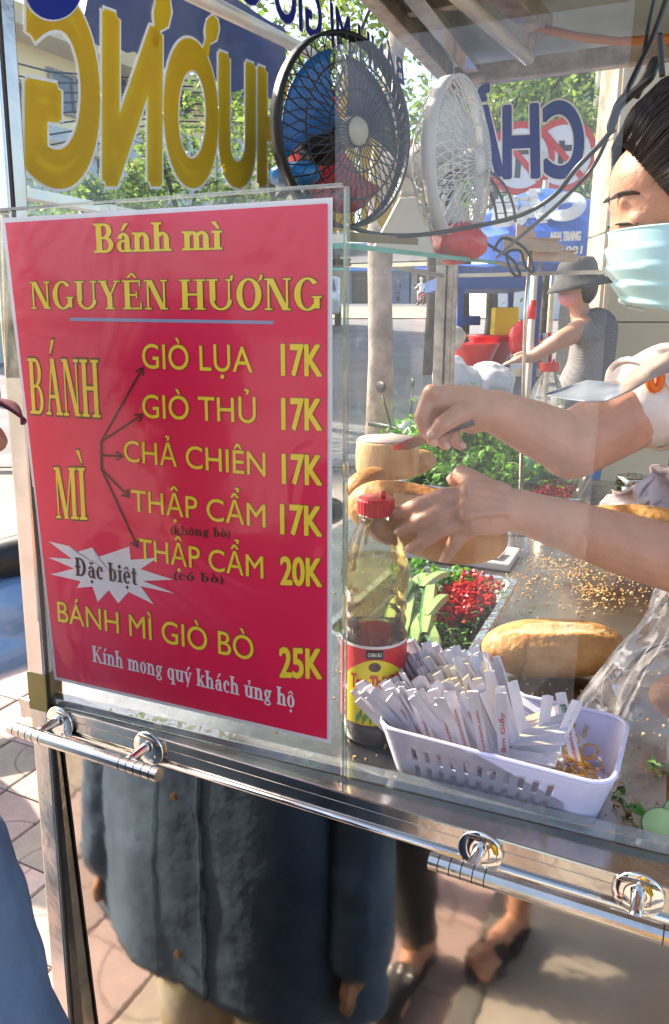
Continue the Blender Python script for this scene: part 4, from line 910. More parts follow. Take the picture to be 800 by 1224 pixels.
# --- shakers
M['tin'] = mat('tin', (.66,.62,.56), .14, 1, var=.1)
for px, pb, Y, d_, h_, lab in ((755,596,2.1,.094,.088,'tall steel shaker in front of the frilly cloth on the right'), (661,622,1.86,.090,.075,'steel shaker with pale perforated lid behind the forearm'), (618,626,1.82,.085,.080,'steel shaker half hidden behind the wrist of the seller')):
    p = at(px,pb,Y); p.z = CZ; t = root('shaker', p, lab, 'shaker', 'steel shakers on the counter'); r = d_/2
    b = MB(); b.lathe([(0,0),(r*.94,0),(r*.96,.003),(r*.96,h_*.7),(r*.94,h_*.72)], p, 36, cap=False); b.build('can', M['tin'], t, smooth=True)
    b = MB(); b.lathe([(r*1.0,h_*.70),(r*1.02,h_*.71),(r*1.02,h_*.95),(r*.96,h_),(r*.80,h_+.002),(0,h_+.003)], p, 36, cap=False); b.build('lid', M['tin'], t, smooth=True)
    b = MB()
    for i in range(14):
        a_ = i*2.4; q = r*.12*math.sqrt(i+.5)*1.6; b.lathe([(0,h_+.0032),(.0024,h_+.0032),(.0024,h_+.0036),(0,h_+.0038)], p+Vector((math.cos(a_)*q, math.sin(a_)*q,0)), 8)
    tag(b.build('holes', M['black'], t), kind='stuff')

# --- trays
M['leaf'] = leaf_mat('leaf', (.07,.22,.02), .35); M['leaf2'] = leaf_mat('leaf2', (.16,.36,.05), .35); M['stem'] = mat('stem', (.28,.42,.12), .5)
M['cuc'] = mat('cucumber_flesh', (.36,.48,.19), .35, var=.12, vs=30, coat=.3); M['cucs'] = mat('cucumber_skin', (.05,.17,.035), .35, var=.4, vs=25, coat=.3)
M['chili'] = mat('chili', (.52,.014,.008), .38, var=.3, vs=60, coat=.12); M['seed'] = mat('seed', (.75,.50,.16), .5)
M['clearpl'] = pane_mat('clearplastic', (.93,.95,.94), boost=2.2, dirt_haze=.10, bump=.3, bs=30)
def tray(name, c, w_, d_, h_, m, label, ang=A, cat='tray', rim=.010):
    t = root(name, c, label, cat); u_ = Vector((math.cos(ang),-math.sin(ang),0)); v_ = Vector((math.sin(ang),math.cos(ang),0))
    def rr(k, z, inset):
        pts = []; w2, d2, r = w_/2-inset, d_/2-inset, .022
        for cx, cy, a0 in ((w2-r,d2-r,0),(-w2+r,d2-r,90),(-w2+r,-d2+r,180),(w2-r,-d2+r,270)):
            for i in range(5): a_ = R(a0+22.5*i); pts.append(c+u_*(cx+r*math.cos(a_))+v_*(cy+r*math.sin(a_))+Z*z)
        return pts
    rings = [rr(0,.001,.016), rr(0,h_,.004), rr(0,h_+.001,-rim), rr(0,h_-.004,-rim-.002)]
    b = MB(); n = len(rings[0]); b.add([p for q in rings for p in q], [(k*n+i, k*n+(i+1) % n, (k+1)*n+(i+1) % n, (k+1)*n+i) for k in range(3) for i in range(n)]+[tuple(range(n))])
    b.build('tray_body', m, t, smooth=False, bevel=.0015); return t, u_, v_
ct = Vector((.165,1.235,CZ+.002)); tr1, u1, v1 = tray('salad_tray', ct, .235, .37, .034, M['clearpl'], 'clear plastic tray of cucumber and chopped chilli behind the white basket')
def T1(u, v, z): return ct+u1*u+v1*v+Z*z
def leaves(b, ctr, n, spread, size, rn, mats=(0,1), zs=1, curl=.5):
    for i in range(n):
        p = ctr(rn); d = Vector((rn.gauss(0,1), rn.gauss(0,1), rn.gauss(.3,.7))).normalized(); s = d.orthogonal().normalized(); s = Matrix.Rotation(rn.uniform(0,6.28), 3, d) @ s; nn = d.cross(s)
        l = size*rn.uniform(.6,1.25); w2 = l*.38
        b.add([p, p+d*l*.35+s*w2+nn*w2*curl, p+d*l*.75+s*w2*.6, p+d*l, p+d*l*.7-s*w2*.7, p+d*l*.3-s*w2+nn*w2*curl, p+d*l*.5-nn*w2*.2], [(0,1,6),(1,2,6),(2,3,6),(3,4,6),(4,5,6),(5,0,6)], rn.choice(mats))
rn = random.Random(21)
def chilis(name, ctr, n, label, s0=.006, par=None):
    b = MB()
    for i in range(n):
        p = ctr(rn); s = s0*rn.uniform(.6,1.3); q = Matrix.Rotation(rn.uniform(0,6.3), 3, Vector((rn.uniform(-1,1),rn.uniform(-1,1),1)).normalized())
        if rn.random() < .10: b.box(p, (s*.35,)*3, q, mi=1)
        else:   # little cut rings
            n_ = 6; vs = [q @ Vector((math.cos(j*math.pi/3)*s*.5, math.sin(j*math.pi/3)*s*.42, h)) + p for h in (-s*.25, s*.25) for j in range(6)]
            b.add(vs, [(5,4,3,2,1,0),(6,7,8,9,10,11)]+[(j,(j+1) % 6,6+(j+1) % 6,6+j) for j in range(6)])
    return tag(b.build(name, [M['chili'], M['seed']]), label, 'chilli', kind='stuff')
chilis('chopped_chili', lambda r: T1(.058+max(-.045,min(.045,r.gauss(0,.022))), .050+max(-.12,min(.11,r.gauss(0,.050))), .014+abs(r.gauss(.022,.010))), 720, 'heap of chopped red chilli in the clear tray beside the cucumber', .0088)
# shredded greens under it
b = MB(); leaves(b, lambda r: T1(r.uniform(-.02,.10), r.uniform(-.16,.16), r.uniform(.004,.030)), 420, 1, .012, rn)
leaves(b, lambda r: T1(r.gauss(.015,.022), r.gauss(.12,.02), .036+r.uniform(0,.016)), 120, 1, .015, rn, (1,1,0)); leaves(b, lambda r: T1(r.gauss(-.065,.02), r.gauss(.155,.012), .032+r.uniform(0,.02)), 30, 1, .02, rn, (1,0))
for i in range(90):
    p = T1(rn.uniform(-.03,.10), rn.uniform(-.16,.15), rn.uniform(.020,.042)); d = Vector((rn.gauss(0,1),rn.gauss(0,1),rn.gauss(0,.2))).normalized()*rn.uniform(.012,.03); b.tube([p, p+d*.5+Z*.003, p+d], .0009, 4, mi=2)
tag(b.build('shredded_greens', [M['leaf'], M['leaf2'], M['stem']]), 'green herbs spread under the chopped chilli in the clear tray', 'herbs', kind='stuff')
def cucumber(name, a, c, w_, h_, label, group):
    a, c = Vector(a), Vector(c); X = (c-a).normalized(); S = Z.cross(X).normalized(); T = X.cross(S); n = 8; b = MB(); secs = []
    for i in range(n+1):
        s = i/n; k = (1-abs(2*s-1)**3)**.5*.55+.45; p = a+(c-a)*s+T*.006*math.sin(math.pi*s)
        secs.append([p-S*w_/2*k, p-S*w_*.3*k+T*h_*k, p+S*w_*.3*k+T*h_*k, p+S*w_/2*k, p])
    b.add([q for r in secs for q in r], [(i*5+j, (i+1)*5+j, (i+1)*5+(j+1) % 5, i*5+(j+1) % 5) for i in range(n) for j in (1,)], 0)
    b.add([q for r in secs for q in r], [(i*5+j, (i+1)*5+j, (i+1)*5+(j+1) % 5, i*5+(j+1) % 5) for i in range(n) for j in (0,2,3,4)], 1)
    b.m = [0 if (k < n) else (1 if (k-n) % 4 in (0,) else (0 if (k-n) % 4 == 1 else 1)) for k in range(len(b.m))]
    return tag(b.build(name, [M['cuc'], M['cucs']], smooth=False, bevel=.0008), label, 'cucumber', group)
sp = [((-.098,.10,.036),(-.050,-.02,.040),'long cucumber strip uppermost in the clear tray, darker skin'), ((-.060,.06,.046),(-.018,-.165,.040),'longest pale cucumber strip leaning on the right of its pile'),
      ((-.10,-.02,.030),(-.075,-.17,.036),'cucumber strip beside the bottle at the left wall of the clear tray'), ((-.080,-.0,.038),(-.052,-.165,.030),'second cucumber strip from the bottle in the clear tray'),
      ((-.055,-.05,.026),(-.030,-.175,.026),'low cucumber strip beneath the longest one in the clear tray'), ((-.085,.13,.030),(-.105,.02,.034),'short cucumber strip behind the label of the oil bottle'), ((-.035,-.09,.034),(.005,-.175,.028),'cucumber piece at the near right corner of the clear tray'),
      ((-.045,.115,.042),(-.075,.00,.052),'dark edged cucumber strip at the far end of the clear tray'), ((-.105,.06,.040),(-.09,-.08,.050),'cucumber strip crossing over the two by the bottle'), ((-.020,.02,.034),(-.030,-.12,.050),'cucumber strip pressed against the chopped chilli')]
for a, c, l in sp: a = (a[0]+.050, a[1], a[2]+.008); c = (c[0]+.064, c[1], c[2]+.008); cucumber('cucumber_strip', T1(*a), T1(*c), .026, .009, l, 'cucumber strips in the clear tray')
# pork slices on a white board behind it
bd = onz(545,655,CZ+.02); t = root('white_tray', Vector((bd.x,bd.y,CZ)), 'flat white tray holding pink pork slices under the left hand of the seller', 'tray')
b = MB(); b.obox(Vector((bd.x,bd.y,CZ+.010)), (U,V,Z), (.27,.13,.018)); b.build('tray_plate', mat('wp', (.62,.60,.56), .4), t, bevel=.004)
M['pork2'] = mat('pork_slice', (.72,.50,.40), .5, var=.08, vs=30)
for i, (du, dv, a_, l) in enumerate(((-.055,-.025,.2,'left pork slice on the white tray'), (.06,-.02,-.1,'right pork slice on the white tray'), (.0,.02,.05,'middle pork slice under the other two on the white tray'))):
    q = Matrix.Rotation(-A+a_, 3, 'Z'); b = MB(); b.box(Vector((bd.x,bd.y,CZ+.0225+.0045*(2-i)*.8))+U*du+V*dv, (.105,.055,.004), q); tag(b.build('pork_slice', M['pork2'], bevel=.0015), l, 'pork slice', 'pork slices on the white tray')
# far steel tray
c2 = L(.30,1.60,CZ+.002); tr2, u2, v2 = tray('steel_tray', c2, .50, .34, .040, M['steel'], 'wide steel tray of herbs at the back of the counter')
def T2(u, v, z): return c2+u2*u+v2*v+Z*z
b = MB(); rn = random.Random(5)
def heap(r):
    k = r.random()
    if k < .55: return T2(-.15+r.gauss(0,.075), .05+r.gauss(0,.06), .03+abs(r.gauss(.10,.055)))
    return T2(-.03+r.gauss(0,.085), -.02+r.gauss(0,.06), .03+abs(r.gauss(.035,.035)))
leaves(b, heap, 4600, 1, .027, rn, (0,1,1))
for i in range(160):
    p = T2(-.10+rn.gauss(0,.10), .02+rn.gauss(0,.06), .03+rn.random()*.09); d = Vector((rn.gauss(.3,1),rn.gauss(-.2,1),rn.gauss(.1,.6))).normalized()*rn.uniform(.03,.08); b.tube([p, p+d*.5+Z*.006, p+d], .0013, 4, mi=2)
tag(b.build('coriander_heap', [M['leaf'], M['leaf2'], M['stem']]), 'heap of fresh green coriander in the steel tray behind the knife', 'herbs', kind='stuff')
chilis('chopped_chili', lambda r: T2(.175+max(-.055,min(.055,r.gauss(0,.03))), -.075+max(-.06,min(.06,r.gauss(0,.035))), .012+abs(r.gauss(.02,.01))), 420, 'heap of chopped red chilli at the right end of the steel tray', .011)
for i, (a, c, l) in enumerate((((.00,-.10,.03),(.14,-.03,.05),'pale cucumber strip nearest the front in the steel tray'), ((.03,-.06,.05),(.16,.05,.06),'pale cucumber strip behind the front one in the steel tray'), ((.10,.04,.04),(.22,.06,.05),'green cucumber strip beside the small green bottle'))): cucumber('cucumber_strip', T2(*a), T2(*c), .04, .016, l, 'cucumber strips in the steel tray')

# --- white basket with paper packets and rubber bands
M['basket'] = mat('basketm', (.70,.67,.85), .38, spec=.4, trans=.0, sss=.0, bump=.05, bs=60)
BA = R(27); bu = Vector((math.cos(BA),-math.sin(BA),0)); bv = Vector((math.sin(BA),math.cos(BA),0)); bc = Vector((.197,.775,CZ+.001))
bk = root('plastic_basket', bc, 'white lilac plastic basket with slotted sides holding paper packets by the glass', 'basket')
def BK(u, v, z): return bc+bu*u+bv*v+Z*z
HB = .066
def rrect(w2, d2, r, z, n=6):
    pts = []
    for cx, cy, a0 in ((w2-r,-d2+r,-90),(w2-r,d2-r,0),(-w2+r,d2-r,90),(-w2+r,-d2+r,180)):
        for i in range(n): a_ = R(a0+90*i/(n-1)); pts.append((cx+r*math.cos(a_), cy+r*math.sin(a_), z))
    return pts
def wallf(t): return (.112+.018*t, .060+.014*t, .018+.006*t, .002+(HB-.002)*t)
def per(s, t):   # point on the wall, s 0..1 around
    w2, d2, r, z = wallf(t); e = [(2*(w2-r)), (2*(d2-r)), 2*(w2-r), 2*(d2-r)]; q = math.pi*r/2; tot = sum(e)+4*q; x = s*tot; a_ = 0
    cs = [(-w2+r,-d2+r),(w2-r,-d2+r),(w2-r,d2-r),(-w2+r,d2-r)]; dirs = [(1,0),(0,1),(-1,0),(0,-1)]
    for k in range(4):
        if x <= e[k]: n_ = (dirs[k][1], -dirs[k][0]); return BK(cs[k][0]+dirs[k][0]*x+n_[0]*r, cs[k][1]+dirs[k][1]*x+n_[1]*r, z)
        x -= e[k]; k2 = (k+1) % 4
        if x <= q: a0 = R(-90+90*k)+x/r; return BK(cs[k2][0]+r*math.cos(a0), cs[k2][1]+r*math.sin(a0), z)
        x -= q
    return per(0, t)
b = MB(); NU = 240; lv = [0,.10,.34,.44,.47,.71,.80,.92,1.0]
vs = [per(i/NU, t) for t in lv for i in range(NU)]; fs = []
for j in range(len(lv)-1):
    for i in range(NU):
        if j in (1, 4):   # two rows of slots: solid bar / open slot
            ph_ = i/NU; w0 = wallf(0); tot = 2*(2*(w0[0]-w0[2]))+2*(2*(w0[1]-w0[2]))+2*math.pi*w0[2]
            L1 = 2*(w0[0]-w0[2])/tot; ok = (.02 < ph_ < L1-.045) or (.5+.02 < ph_ < .5+L1-.045)
            if ok and i % 5 in (0, 1): continue
        fs.append((j*NU+i, j*NU+(i+1) % NU, (j+1)*NU+(i+1) % NU, (j+1)*NU+i))
b.add(vs, fs); b.build('basket_wall', M['basket'], bk, smooth=True, solid=-.0016)
b = MB(); b.tube([per(i/96, 1.0)+Z*.0005 for i in range(96)], .0028, 8, closed=True); b.build('basket_rim', M['basket'], bk, smooth=True)
b = MB(); b.prism([BK(*p) for p in rrect(.1125,.0605,.018,.001)], Z*.0018); b.build('basket_floor', M['basket'], bk)
M['packet'] = mat('packet', (.76,.72,.79), .6, var=.03, vs=30, bump=.15, bs=60)
M['ptext'] = mat('packet_print', (.66,.10,.08), .5); M['gtext'] = mat('packet_green', (.03,.22,.12), .5)
def pk_mesh(w_, l_, seed):
    r = random.Random(seed); b = MB(); bow = r.uniform(-.004,.005); tw = r.uniform(-.12,.12); th_ = .0009
    def f(s, t, k):
        x = (s-.5)*w_; a_ = tw*t; return Vector((x*math.cos(a_), x*math.sin(a_)+bow*math.sin(t*math.pi)+k+.0012*math.sin(s*math.pi), t*l_+ (0 if t < .99 else r.uniform(-.001,.001))))
    b.grid(lambda s, t: f(s, t, -th_), 2, 6); b.grid(lambda s, t: f(1-s, t, th_), 2, 6)
    n0 = 0; n1 = 21
    for t in (0, 6):
        for s in range(2): b.f.append((n0+t*3+s, n0+t*3+s+1, n1+t*3+(2-s-1), n1+t*3+(2-s))); b.m.append(0)
    for t in range(6):
        for s in (0, 2): b.f.append((n0+t*3+s, n0+(t+1)*3+s, n1+(t+1)*3+(2-s), n1+t*3+(2-s))); b.m.append(0)
    return b.mesh('packet', M['packet']), (lambda s, t: f(s, t, -th_-.0003))
pks = [pk_mesh(.0122, (.101+.003*k), k) for k in range(6)]
def packet(p, ax, face, mi, label, print_=0):
    """ax: long axis, face: direction the printed face looks at"""
    ax = Vector(ax).normalized(); face = Vector(face); y = -(face-ax*face.dot(ax)).normalized(); x = y.cross(ax)
    q = Matrix((x, y, ax)).transposed(); me, f = pks[mi % 6]
    o = place(me, 'paper_packet', None, p, q.to_quaternion()); tag(o, label, 'paper packet', 'paper packets in the white basket')
    if print_:
        W = Matrix.Translation(Vector(p)) @ q.to_4x4(); g = lambda s, t: W @ f(s, t)
        n = W.to_3x3() @ Vector((0,-1,0))
        if print_ == 1: text('print', 'www.thanhbinh.com', lambda s, t: g(.35+.33*(1-t), .12+.72*s) if 0 else g(.66-.30*t, .14+.66*s), n, M['ptext'], o, off=.02)
        elif print_ == 2: text('print', 'TB', lambda s, t: g(.22+.56*s, .80+.08*t), n, M['gtext'], o, off=.03); text('print', 'www.thanhbinh.com', lambda s, t: g(.66-.30*t, .10+.60*s), n, M['ptext'], o, off=.02)
        else: text('print', 'Tăm Giấy', lambda s, t: g(.70-.36*t, .30+.50*s), n, M['ptext'], o, off=.03)
    return o
rn = random.Random(31); view = (CAM-bc).normalized()
edge = ['row nearest the glass', 'second row from the glass', 'third row from the glass', 'fourth row from the glass', 'fifth row from the glass', 'sixth row from the glass', 'row at the far wall']
for row in range(7):
    for k in range(22):
        u = -.100+.0051*k+rn.uniform(-.003,.003)+row*.002; v = -.030+.0125*row+rn.uniform(-.003,.003)
        lean = .74-.018*k+rn.gauss(0,.07); fr_ = rn.gauss(-.02,.10)+.05*(row-3)
        if u > .012: continue
        ax = bu*-math.sin(lean)+bv*fr_+Z*math.cos(lean); fc = (-bv*1+bu*rn.gauss(.2,1.1)+Z*.1)
        z = .005+.004*rn.random()+.010*(row > 3)+rn.uniform(0,.012)
        packet(BK(u, v, z), ax, fc, rn.randrange(6), 'white packet at the '+('left end','left','middle','right','right end')[min(4,k//5)]+' of the bundle, '+edge[row], (1 if row < 2 and k % 4 == 1 else 0) or (3 if row == 2 and k % 5 == 2 else 0))
# the printed ones in front
fr = [(-.088,.50,3,'front packet leaning farthest left with red print, overhanging the rim'), (-.066,.42,1,'second printed packet from the left with a red web address'), (-.048,.33,1,'third printed packet from the left with a red web address'),
      (-.030,.30,1,'fourth printed packet from the left with a red web address'), (-.012,.22,1,'printed packet at the middle of the front row'), (.006,.10,3,'nearly upright printed packet right of the middle')]
for i, (u, ln_, pr, l) in enumerate(fr):
    ax = bu*-math.sin(ln_)-bv*.04+Z*math.cos(ln_); packet(BK(u+.012, -.0455-.001*(i % 2), .014), ax, -bv*1+Z*.25+bu*(-.15+.1*i), i, l, pr)
packet(BK(.070,-.012,.035), bu*-.86+bv*.20+Z*.45, -bv+Z*.9, 2, 'long packet lying diagonally across the others with red web address', 2)
for i in range(8):
    packet(BK(.010+.006*i, -.036+.004*i+rn.uniform(-.003,.003), .010+.002*i), bu*(-.66+.11*i+rn.uniform(-.06,.06))-bv*.05+Z*(.85-.05*i), -bv+bu*(.9-.1*i), i, 'packet standing edge on mid basket, %s from the left' % ('first','second','third','fourth','fifth','sixth','seventh','eighth')[i])
for i in range(7):
    a_ = .12+.10*i; packet(BK(-.036+.002*i, -.034+.004*i, .036+.0025*i), bu*math.cos(a_*.6)-bv*(.10-.02*i)+Z*(.10+.075*i), -bv*.6+Z*1-bu*.3, i, 'white packet fanned out to the right, %s from the bottom of the fan' % ('first','second','third','fourth','fifth','sixth','seventh')[i])
for i in range(5):
    packet(BK(.060+.006*i, .044+.003*i, .034-.001*i), bu*-.95+bv*(.12+.02*i)+Z*.40, Z-bv*.5, i, 'packet lying against the far wall of the basket, %s from the left' % ('first','second','third','fourth','fifth')[i])
packet(BK(.098,-.020,.012), Z*.75-bu*.35+bv*.45, -bv+Z*.4, 4, 'short printed packet at the right end among the rubber bands', 2)
M['rubber'] = mat('rubberband', (.72,.36,.05), .35, var=.2, vs=40, coat=.2)
bands = []
for k in range(4):
    b = MB(); r = random.Random(k+50); pts = []
    for i in range(28):
        t = i*2*math.pi/28; rr = .014*(1+.28*math.cos(2*t+k)+.12*math.sin(3*t+k*2)); pts.append((rr*math.cos(t), rr*math.sin(t)*.8, .002*math.sin(2*t+k)))
    b.tube(pts, .00105, 6, closed=True); bands.append(b.mesh('rubber_band', M['rubber'], True))
for i in range(34):
    q = Matrix.Rotation(rn.uniform(0,6.3), 3, 'Z') @ Matrix.Rotation(rn.uniform(-.9,.9), 3, 'X')
    tag(place(bands[i % 4], 'rubber_band', None, BK(rn.uniform(.05,.104), rn.uniform(-.045,.048), .014+.036*rn.random()**.7), q.to_quaternion()), 'thin brown rubber band in the tangle at the right end of the basket', 'rubber band', 'rubber bands in the basket')

# --- transparent bag over bread on the right
bgc = Vector((.455,.865,CZ)); M['film'] = pane_mat('film', (.985,.98,.985), ior=1.45, rough=.09, bump=.10, bs=5, boost=1.4, dirt_haze=.30, dirt_haze_col=(.85,.78,.78))
bg_ = root('plastic_bag', bgc, 'crinkled transparent plastic bag with bread in it at the right edge', 'plastic bag')
def bagf(s, t):
    th = s*2*math.pi; z = .26*t**.9
    r = (.095*(1-.55*t**1.6)+.010*math.sin(5*th+4*t)*(1-.3*t)+.030*noise.noise(Vector((math.cos(th)*1.6, math.sin(th)*1.6, t*3)))+.012*(abs(noise.noise(Vector((math.cos(th)*2.6, math.sin(th)*2.6, t*3+5))))))
    if t < .08: r *= .93+.07*t/.08
    return bgc+Vector((.03*t+math.cos(th)*r*1.25+.055*t, math.sin(th)*r*.95+.02*t, z+.003))
b = MB(); b.grid(bagf, 90, 60); b.build('bag_film', M['film'], bg_, smooth=True)
baguette('baguette', bgc+Vector((-.045,.01,.048)), bgc+Vector((.13,-.02,.055)), .040, 'baguette inside the transparent bag at the right edge', seed=20, side=.4)
# cucumber slices and herb scraps at the lower right
for px, py, r, z, l in ((792,990,.021,.010,'large cucumber slice at the lower right corner of the counter'), (815,975,.019,.004,'cucumber slice partly out of the picture at the lower right')):
    p = onz(px, py, CZ+z); t = root('cucumber_slice', p, l, 'cucumber'); ax = (U, (V+Z*.5).normalized(), (Z-V*.5).normalized())
    b = MB(); b.lathe([(0,0),(r,0),(r*1.02,.002),(r,.004),(r*.93,.0042)], p, 30, ax, cap=False); b.build('peel', M['cucs'], t, smooth=True)
    b = MB(); b.lathe([(0,.0044),(r*.5,.0047),(r*.95,.0042)], p, 30, ax, cap=False); b.build('flesh', M['cuc'], t, smooth=True)
def sprig(pts, label):
    b = MB(); P = [onz(x, y, CZ+.003+.003*i) for i, (x, y) in enumerate(pts)]; b.tube(P, .0011, 5, mi=2)
    for p in P: leaves(b, lambda r: p+Vector((r.gauss(0,.002),r.gauss(0,.002),.001)), 4, 1, .009, rn, (0,1))
    tag(b.build('herb_sprig', [M['leaf'], M['leaf2'], M['stem']]), label, 'herb')
sprig([(742,948),(752,966),(768,976),(782,982)], 'curved green herb stem lying left of the cucumber slice'); sprig([(782,912),(792,916),(805,914)], 'small green leaf below the transparent bag')
M['flake'] = mat('flake', (.60,.33,.13), .7, var=.2, vs=60)
for i, (x, y) in enumerate(((742,938),(752,972),(736,960),(778,980),(760,960))):
    p = onz(x, y, CZ+.001); b = MB(); n = 6; b.prism([p+Vector((math.cos(j)*.0045*rn.uniform(.6,1.2), math.sin(j)*.0035*rn.uniform(.6,1.2), .001*j)) for j in range(6)], Z*.0008)
    tag(b.build('crust_flake', M['flake']), ('brown crust flake farthest from the glass near the cucumber', 'brown crust flake touching the curved herb stem', 'brown crust flake closest to the basket corner', 'brown crust flake touching the large cucumber slice', 'brown crust flake above the curved herb stem')[i], 'crust flake', 'crust flakes near the cucumber slice')
# frilly cloth behind the elbow
b = MB(); c3 = at(790,585,1.75)
b.grid(lambda s, t: c3+Vector((-.10+.34*s+.015*math.sin(9*t+20*s), .05*math.sin(14*s+3*t)+.06*t, -.10+.17*t*(1-.5*(1-s)**2)+.022*noise.noise(Vector((s*9,t*9,2))))), 60, 24)
tag(b.build('cloth', mat('frill', (.66,.52,.50), .85, bump=.3, bs=60), smooth=True, solid=.002), 'crumpled pinkish white cloth on the counter below the elbow', 'cloth')
# curled grey sheet held out over the arm
b = MB(); TE = [(652,470),(676,462),(702,455),(726,457),(742,459),(756,444),(774,431),(796,422),(812,416)]; BE = [(654,473),(678,478),(702,481),(724,480),(738,475),(758,466),(778,454),(798,446),(814,444)]
def shf(s, t):
    k = min(7.999, s*8); i = int(k); f_ = k-i; x0_, y0_ = [TE[i][j]*(1-f_)+TE[i+1][j]*f_ for j in (0,1)]; x1_, y1_ = [BE[i][j]*(1-f_)+BE[i+1][j]*f_ for j in (0,1)]
    return at(x0_*(1-t)+x1_*t, y0_*(1-t)+y1_*t, .84-.05*t*min(1, s*4)+.012*math.sin(5*s+3*t)+.006*math.sin(13*s-2*t))
b.grid(shf, 40, 10); b.m = [0 if (k % 40) < 21 else 1 for k in range(len(b.m))]
tag(b.build('paper_sheet', [mat('greysheet', (.22,.24,.28), .5, var=.2, vs=25), mat('brownsheet', (.33,.24,.19), .6, var=.35, vs=22)], smooth=True, solid=.0008), 'curled grey and brown sheet held out above the elbow', 'sheet')

# ------------------------------------------------------------------ fans and things on the shelf
def ring_pts(c, ax, r, n=48, off=0): return [c+ax[0]*r*math.cos(i*2*math.pi/n)+ax[1]*r*math.sin(i*2*math.pi/n)+ax[2]*off for i in range(n)]
def fan(c, nrm, Rr, mg, mb, label, hubm, tilt=0, blades=3, depth=.05, stand=None):
    t = root('fan', c, label, 'fan'); n_ = Vector(nrm).normalized(); x = n_.cross(Z).normalized(); y = x.cross(n_); ax = (x, y, n_)
    b = MB(); b.lathe([(Rr*.965,-.012),(Rr,-.012),(Rr,.014),(Rr*.965,.014)], c, 56, ax, cap=False); b.build('guard_ring', mg, t, smooth=True)
    b = MB(); N = 44
    for i in range(N):     # front ribs: from hub to rim, slightly spiralled, domed
        for sgn in (1, -1):
            a0 = i*2*math.pi/N; pts = []
            for k in range(6):
                s = k/5; r = Rr*(.16+.80*s); a_ = a0+sgn*.42*max(0,(s-.35))**1.2
                pts.append(c+x*r*math.cos(a_)+y*r*math.sin(a_)+n_*(.012+depth*.55*(1-s**2.2)))
            b.tube(pts, .0013, 4, cap=False)
    for rr in (.16,.42,.70): b.tube(ring_pts(c, ax, Rr*rr, 40, .012+depth*.55*(1-((rr-.16)/.8)**2.2)), .0017, 5, closed=True)
    tag(b.build('front_grille', mg, t), kind='stuff')
    b = MB()
    for i in range(28):
        a0 = i*2*math.pi/28; pts = [c+x*Rr*s*math.cos(a0)+y*Rr*s*math.sin(a0)+n_*(-.012-depth*(1-s**3)) for s in (.2,.5,.8,.97)]; b.tube(pts, .0014, 4, cap=False)
    b.tube(ring_pts(c, ax, Rr*.55, 40, -.012-depth*(1-.55**3)), .0015, 5, closed=True); tag(b.build('rear_grille', mg, t), kind='stuff')
    for k in range(blades):
        b = MB(); a0 = k*2*math.pi/blades+.4
        b.grid(lambda s, u_: c+x*(Rr*(.14+.70*u_))*math.cos(a0+(s-.5)*1.55*(.6+.5*u_))+y*(Rr*(.14+.70*u_))*math.sin(a0+(s-.5)*1.55*(.6+.5*u_))+n_*(.022*(s-.5)-.006), 8, 6); b.build('blade', mb[k] if isinstance(mb, list) else mb, t, smooth=True, solid=.0015)
    b = MB(); b.lathe([(0,depth*.62+.016),(Rr*.13,depth*.60+.014),(Rr*.16,depth*.50+.010),(Rr*.16,depth*.3)], c, 32, ax, cap=False); b.build('hub', hubm, t, smooth=True)
    b = MB(); b.lathe([(0,-.012-depth*2.0),(Rr*.24,-.012-depth*1.9),(Rr*.30,-.012-depth*1.2),(Rr*.30,-.012-depth*.8),(0,-.012-depth*.8)], c, 28, ax, cap=False); b.build('motor_housing', mg, t, smooth=True)
    return t, ax
fc = at(412,160,1.47); M['fblue'] = mat('fanblue', (.02,.16,.46), .3, coat=.4); M['cream'] = mat('creampl', (.62,.56,.46), .4, var=.05); M['wpl'] = mat('whitepl', (.60,.58,.55), .4)
t, ax = fan(fc, (.66,-.74,-.05), .160, M['black'], [M['fblue'], mat('fansmoke', (.05,.05,.06), .2), mat('fanred', (.50,.02,.03), .3)], 'round black fan with blue and red blades behind the top of the poster', mat('hubt', (.40,.36,.26), .3), depth=.045)
b = MB(); b.tube([fc-ax[2]*.10, fc-ax[2]*.10-Z*.10, Vector((fc.x-.06, fc.y+.06, H+.118))], [.018,.016,.02], 12); b.lathe([(0,0),(.075,0),(.07,.012),(.03,.02),(0,.02)], Vector((fc.x-.06, fc.y+.06, H+.108)), 28); b.build('stand', M['black'], t, smooth=True)
f2 = at(548,196,1.62)
t, ax = fan(f2, (.86,-.50,.02), .158, M['wpl'], mat('bladew', (.50,.52,.52), .3, coat=.4), 'round white fan on a cream stand in the middle of the shelf', M['wpl'], depth=.06)
sb_ = Vector(f2)-ax[2]*.10; foot_ = at(470,296,1.55); foot_.z = H+.125
b = MB(); b.lathe([(0,0),(.05,0),(.05,.04),(.035,.07),(0,.07)], sb_-ax[2]*-.0, 24, (ax[0],ax[1],-ax[2])); b.build('motor_housing', M['cream'], t, smooth=True)
b = MB(); w_ = Vector((.9,-.35,0)).normalized(); tb = at(487,236,1.58); b.hexa([foot_-w_*.055-Vector((0,.02,0)), foot_+w_*.085-Vector((0,.02,0)), foot_+w_*.085+Vector((0,.02,0)), foot_-w_*.055+Vector((0,.02,0)), tb-w_*.018-Vector((0,.014,0)), tb+w_*.018-Vector((0,.014,0)), tb+w_*.018+Vector((0,.014,0)), tb-w_*.018+Vector((0,.014,0))]); b.bar(tb-Z*.005, sb_-ax[2]*.03, .03, .03)
b.build('stand', M['cream'], t, bevel=.004)
b = MB(); q = tb+Vector((0,-.0148,-.022)); b.lathe([(0,0),(.008,0),(.008,.001),(0,.001)], q, 20, (Vector((1,0,0)), Z, Vector((0,-1,0)))); b.build('screw_hole', M['black'], t)
